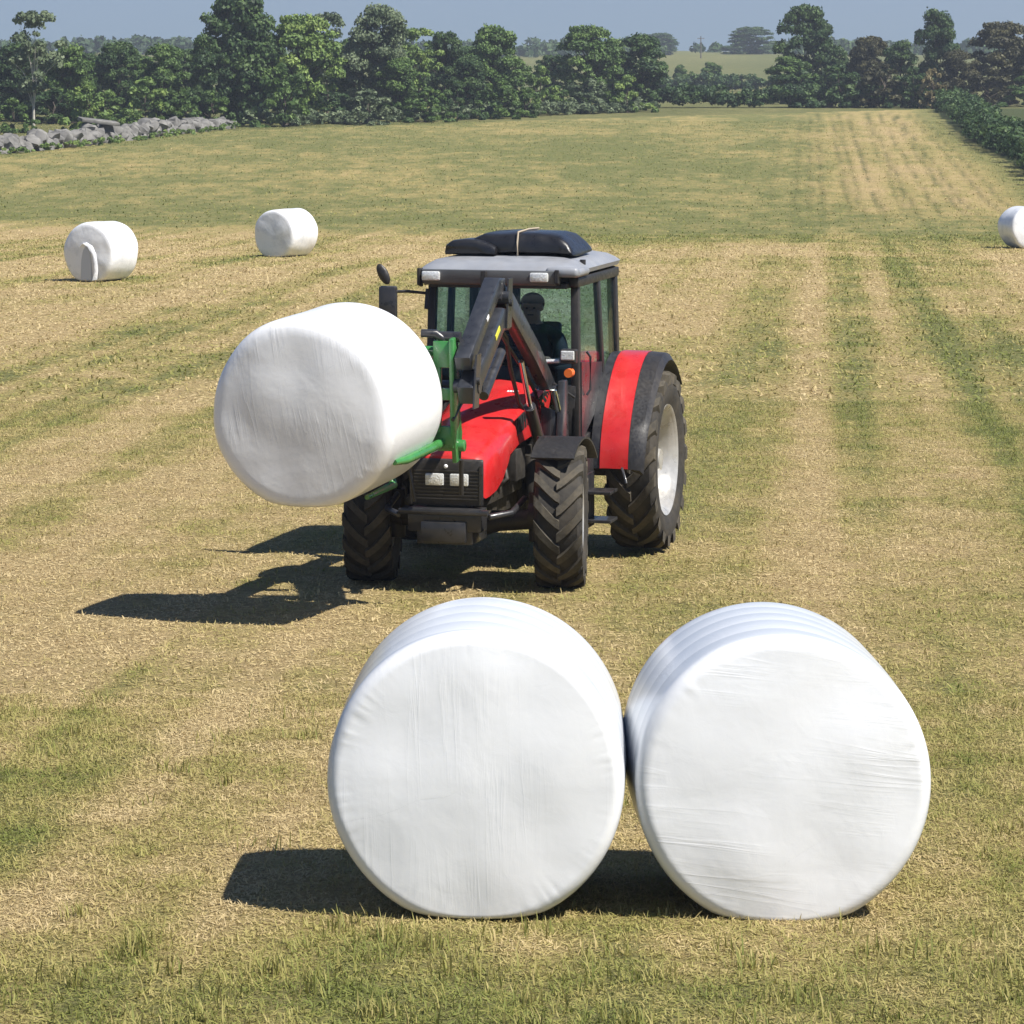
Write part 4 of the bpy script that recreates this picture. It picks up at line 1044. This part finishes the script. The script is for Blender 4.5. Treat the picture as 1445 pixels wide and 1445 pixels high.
T('tree', 588, 172, 40, 82, 275, 'open', 'leaf_light', 'thin pale green tree right of the tall grey-green tree')
T('tree', 565, 172, 82, 75, 266, 'roundb', 'leaf_mid', 'small green tree with a visible trunk between two taller trees')
T('tree', 628, 170, 46, 75, 285, 'round2', 'leaf_dark', 'dark tree with a pointed crown near the photo centre')
T('tree', 695, 165, 38, 95, 282, 'round', 'leaf_mid', 'broad mid green tree just right of the dark pointed-crown tree')
T('tree', 660, 165, 78, 70, 276, 'roundb', 'leaf_dark', 'short dark tree between the two trees at the photo centre')
T('shrub', 520, 172, 128, 110, 254, 'bush2', 'leaf_grey', 'low grey-green bush at the field edge, leftmost of the row left of centre', 'bush')
T('shrub', 600, 168, 124, 95, 260, 'bush', 'leaf_mid', 'low green bush at the field edge below the thin pale tree', 'bush')
T('shrub', 645, 166, 116, 80, 265, 'bush2', 'leaf_dark', 'dark bush at the field edge below the pointed-crown tree', 'bush')
T('shrub', 705, 163, 112, 90, 268, 'bush', 'leaf_mid', 'green bush at the field edge below the broad mid green tree', 'bush')
T('shrub', 762, 158, 96, 80, 280, 'bush2', 'leaf_light', 'pale green bush in the gap left of the twin round trees', 'bush')
T('shrub', 742, 158, 124, 75, 272, 'bush', 'leaf_mid', 'small green bush in front of the pale bush in the tree gap', 'bush')
T('tree', 828, 155, 37, 108, 300, 'round2', 'leaf_mid', 'left of the twin round trees right of the photo centre')
T('tree', 905, 152, 50, 98, 305, 'round', 'leaf_dark', 'right of the twin round trees, dark beside the green pasture')
T('tree', 866, 152, 56, 70, 315, 'roundb', 'leaf_mid', 'green tree seen between and behind the twin round trees')
T('shrub', 830, 155, 112, 95, 284, 'bush', 'leaf_grey', 'grey-green bush at the foot of the left twin round tree', 'bush')
T('shrub', 885, 153, 108, 85, 286, 'bush2', 'leaf_light', 'pale green bush at the foot of the right twin round tree', 'bush')
# second row, filling the background between the edge trees
for i_, (px_, top_, w_, y_) in enumerate(((5, 72, 95, 300), (62, 78, 90, 305), (118, 74, 95, 310), (190, 78, 100, 300), (262, 70, 95, 305), (378, 60, 110, 300), (448, 62, 100, 310),
        (590, 72, 95, 310), (655, 66, 95, 312), (722, 80, 70, 318), (782, 78, 70, 330), (858, 70, 80, 335))):
    T('tree', px_, 180, top_, w_, y_, ('round', 'round2', 'roundb')[i_ % 3], ('leaf_dark', 'leaf_mid')[i_ % 2], 'tree of the second row, half hidden behind the trees of the field edge', group='second row of trees behind the field edge')
for i_, (px_, top_, w_, y_) in enumerate(((75, 128, 120, 256), (150, 132, 110, 262), (232, 126, 110, 260), (300, 130, 100, 250), (455, 126, 110, 262), (560, 128, 100, 266), (680, 126, 90, 276), (785, 122, 80, 290))):
    T('shrub', px_, 180, top_, w_, y_, ('bush', 'bush2')[i_ % 2], ('leaf_dark', 'leaf_mid')[i_ % 2], 'dark undergrowth bush between the trunks of the field-edge trees', 'bush', group='undergrowth bushes under the field-edge trees')
# hill pasture
T('tree', 932, 75, 47, 66, 880, 'round', 'leaf_dark', 'far rounded dark tree on the skyline above the pasture')
T('tree', 960, 128, 92, 28, 470, 'tall', 'leaf_mid', 'small narrow tree at the foot of the hill pasture')
T('tree', 1003, 128, 88, 38, 465, 'roundb', 'leaf_mid', 'small round tree at the foot of the hill pasture')
T('tree', 1060, 100, 38, 74, 800, 'round2', 'leaf_dark', 'rounded dark tree at the right top of the hill pasture')
T('tree', 1032, 100, 64, 46, 820, 'roundb', 'leaf_dark', 'low dark tree just left of the rounded tree on the pasture')
# right block
T('tree', 1138, 150, 8, 98, 335, 'round2', 'leaf_dark', 'tall dark tree with an oval crown standing right of the pasture')
T('tree', 1112, 150, 80, 75, 325, 'roundb', 'leaf_mid', 'lower tree at the left foot of the tall oval-crowned tree')
T('tree', 1178, 150, 66, 60, 340, 'round', 'leaf_dark', 'small dark tree on the right of the tall oval-crowned tree')
T('tree', 1228, 150, 52, 78, 335, 'round2', 'leaf_brown', 'brownish low tree between the two tall trees on the right')
T('tree', 1272, 150, 58, 60, 330, 'roundb', 'leaf_dark', 'dark low tree just left of the second tall tree on the right')
T('tree', 1322, 150, 14, 74, 330, 'roundb', 'leaf_dark', 'second tall tree from the right, knobbly crown above the hedge')
T('tree', 1350, 150, 72, 70, 322, 'round', 'leaf_brown', 'brown-green tree between the knobbly tree and the right-hand tree')
T('tree', 1415, 150, 32, 118, 325, 'round2', 'leaf_brown', 'wide brownish tree at the right edge of the photo')
T('tree', 1462, 150, 60, 80, 318, 'round', 'leaf_brown', 'brownish tree cut by the right edge of the photo')
T('shrub', 1128, 150, 100, 110, 306, 'bush', 'leaf_dark', 'dark bush at the field edge, leftmost on the right side', 'bush')
T('shrub', 1185, 150, 94, 120, 304, 'bush2', 'leaf_dark', 'dark bush second from the left in the right-hand thicket', 'bush')
T('shrub', 1245, 150, 92, 120, 303, 'bush', 'leaf_brown', 'brown-green bush in the middle of the right-hand thicket', 'bush')
T('shrub', 1290, 148, 96, 90, 302, 'bush2', 'leaf_dark', 'dark bush where the thicket meets the long hedge', 'bush')
T('shrub', 1316, 148, 98, 60, 300, 'bush', 'leaf_straw', 'pale straw-coloured dead bush below the knobbly tree', 'bush')
T('shrub', 1395, 148, 98, 130, 312, 'bush2', 'leaf_brown', 'brownish bush beyond the dark green field at right', 'bush')
T('shrub', 1450, 148, 102, 110, 308, 'bush', 'leaf_mid', 'green bush at the right edge beyond the dark green field', 'bush')

# the long hedge down the right side and the low hedge at the far edge
def hedge(name, path, w, h, seed, n, size, leaf, label, cat='hedge'):
    rng = np.random.default_rng(seed); path = np.array(path, float)
    seg = np.linalg.norm(np.diff(path, axis=0), axis=1); cum = np.concatenate([[0], np.cumsum(seg)])
    t = rng.random(n) * cum[-1]
    x = np.interp(t, cum, path[:, 0]); y = np.interp(t, cum, path[:, 1])
    hh = h * (.55 + .75 * fbm(t * .22, t * 0, seed, 3)); ww = w * (.7 + .6 * fbm(t * .3, t * 0 + 5, seed + 1, 2))
    C = np.stack([x + (rng.random(n) - .5) * ww, y + (rng.random(n) - .5) * ww, gnd(x, y) + hh * (.12 + .62 * rng.random(n))], -1)
    Rd = h * rng.uniform(.16, .32, n)
    V, F, T_ = leaf_cloud(rng, C, Rd, 70, size)
    o = np_mesh(name, V, F, M[leaf], T_); tag(o, label, cat)
    bm = BM(); j = 0
    for k in range(1):
        b0 = Vector((C[j][0], C[j][1], G(C[j][0], C[j][1]) - .1)); add_tube(bm, [b0, b0.lerp(Vector(C[j]), .6) + Vector((.05, 0, 0)), Vector(C[j])], [.05, .035, .01], 5)
    obj('stems', bm, M['bark'], o, smooth=60)
hedge('hedge', [(24.4, 143), (26.0, 160), (28.2, 180), (31.2, 225), (35.5, 265), (38.3, 300)], 2.2, 2.2, 5, 900, .11, 'leaf_dark', 'long unkempt green hedge running down the right side of the field')
hedge('hedge', [(12.2, 303), (20, 305), (30, 304), (37, 304)], 3.0, 2.2, 6, 330, .14, 'leaf_dark', 'low dark hedge along the top edge of the field on the right')
hedge('hedge', [(-19, 249), (-12, 258), (-4, 267), (5, 280), (11.5, 290)], 2.6, 1.3, 7, 420, .12, 'leaf_grey', 'low scrubby hedge along the field edge below the central trees')
hedge('hedge', [(18, 460), (25, 455), (36, 452), (48, 455)], 3.0, 2.6, 8, 260, .2, 'leaf_dark', 'dark hedge at the foot of the hill pasture')
# far-off woods on the skyline, one mass
def far_woods():
    rng = np.random.default_rng(14); C = []; Rd = []
    for k in range(900):
        y = rng.uniform(820, 1000); x = rng.uniform(-.26, .26) * y
        if .045 * y < x < .075 * y and rng.random() < .75: continue
        z = G(x, y); h = 1.5 + 4 * float(fbm(np.array([x * .02]), np.array([y * .004]), 3)[0])
        C.append((x, y, z + h * rng.uniform(.1, .8))); Rd.append(rng.uniform(1.2, 2.4))
    V, F, T_ = leaf_cloud(rng, np.array(C), np.array(Rd), 60, .75)
    o = np_mesh('woods', V, F, M['leaf_dark'], T_); tag(o, 'far-off woods along the skyline', 'woods', kind='stuff')
far_woods()
bm = BM(); xm, ym = wx(989, 760), 760.0; add_tube(bm, [(0, 0, -1), (0, 0, 5.0)], [.16, .10], 8); add_box(bm, (0, 0, 4.5), (1.6, .12, .14)); mo = obj('utility_pole', bm, M['wood'], None); mo.location = (xm, ym, G(xm, ym)); tag(mo, 'thin wooden pole standing on the skyline above the pasture', 'pole')

# ------------------------------------------------------------------ dry-stone wall
def stone_wall():
    rng = random.Random(4); bm = BM()
    path = [(-38, 184), (-31, 196), (-28.0, 206), (-25.2, 222), (-22.8, 236), (-20.6, 247)]
    for i in range(len(path) - 1):
        (x0, y0), (x1, y1) = path[i], path[i + 1]; n = int(math.hypot(x1 - x0, y1 - y0) / .34)
        for k in range(n):
            u = k / n; x = x0 + (x1 - x0) * u; y = y0 + (y1 - y0) * u; g = G(x, y)
            top = .95 + .45 * noise.noise(Vector((y * .15, 1, 2))) - .6 * max(0, (y - 232) / 15)
            for lv in range(4):
                if rng.random() < .12: continue
                r = rng.uniform(.20, .62); zz = g + top * (lv + .1) / 4.6 
                mt = Matrix.Translation((x + rng.uniform(-.35, .35) - (.12 * lv if rng.random() < .5 else 0), y + rng.uniform(-.3, .3), zz)) @ Euler((rng.uniform(-.5, .5), rng.uniform(-.5, .5), rng.uniform(0, 3))).to_matrix().to_4x4() @ Matrix.Diagonal((r * 1.3, r, r * .75, 1))
                res = bmesh.ops.create_icosphere(bm, subdivisions=2, radius=1, matrix=mt)
                for v in res['verts']:
                    v.co += Vector((noise.noise(v.co * 2.1), noise.noise(v.co * 2.3 + Vector((5, 0, 0))), noise.noise(v.co * 2.2 + Vector((0, 7, 0))))) * .30
    o = obj('stone_wall', bm, M['stone'], None, smooth=45)
    tag(o, 'tumbled grey field-stone wall at the upper left edge of the field', 'wall')
    bm = BM(); add_box(bm, (0, 0, 0), (2.6, .9, .22), rot=(.15, .12, .5)); sl = obj('capstone', bm, M['stone'], o, bevel=.05, smooth=40)
    x, y = wx(138, 217), 217; sl.location = (x + .1, y - .3, G(x, y) + 1.35)
stone_wall()

hedge('weeds', [(-34, 188.5), (-30, 195.5), (-26.9, 205), (-24.2, 221), (-21.8, 235), (-19.6, 246)], .9, .55, 15, 150, .07, 'leaf_light', 'rough grass and weeds growing along the foot of the stone wall', 'weeds')

# ------------------------------------------------------------------ the air
def haze():
    bm = BM(); add_box(bm, (0, 1200, 20), (14000, 3200, 70)); m = bpy.data.materials.new('haze_air'); m.use_nodes = True; t = m.node_tree; t.nodes.clear()
    v = t.nodes.new('ShaderNodeVolumePrincipled'); v.inputs['Color'].default_value = (.80, .88, 1.0, 1); v.inputs['Density'].default_value = .00032; v.inputs['Anisotropy'].default_value = .2
    out = t.nodes.new('ShaderNodeOutputMaterial'); t.links.new(v.outputs[0], out.inputs['Volume'])
    o = obj('haze', bm, m); tag(o, 'pale summer haze over the far trees and hills', 'haze', kind='stuff')
haze()
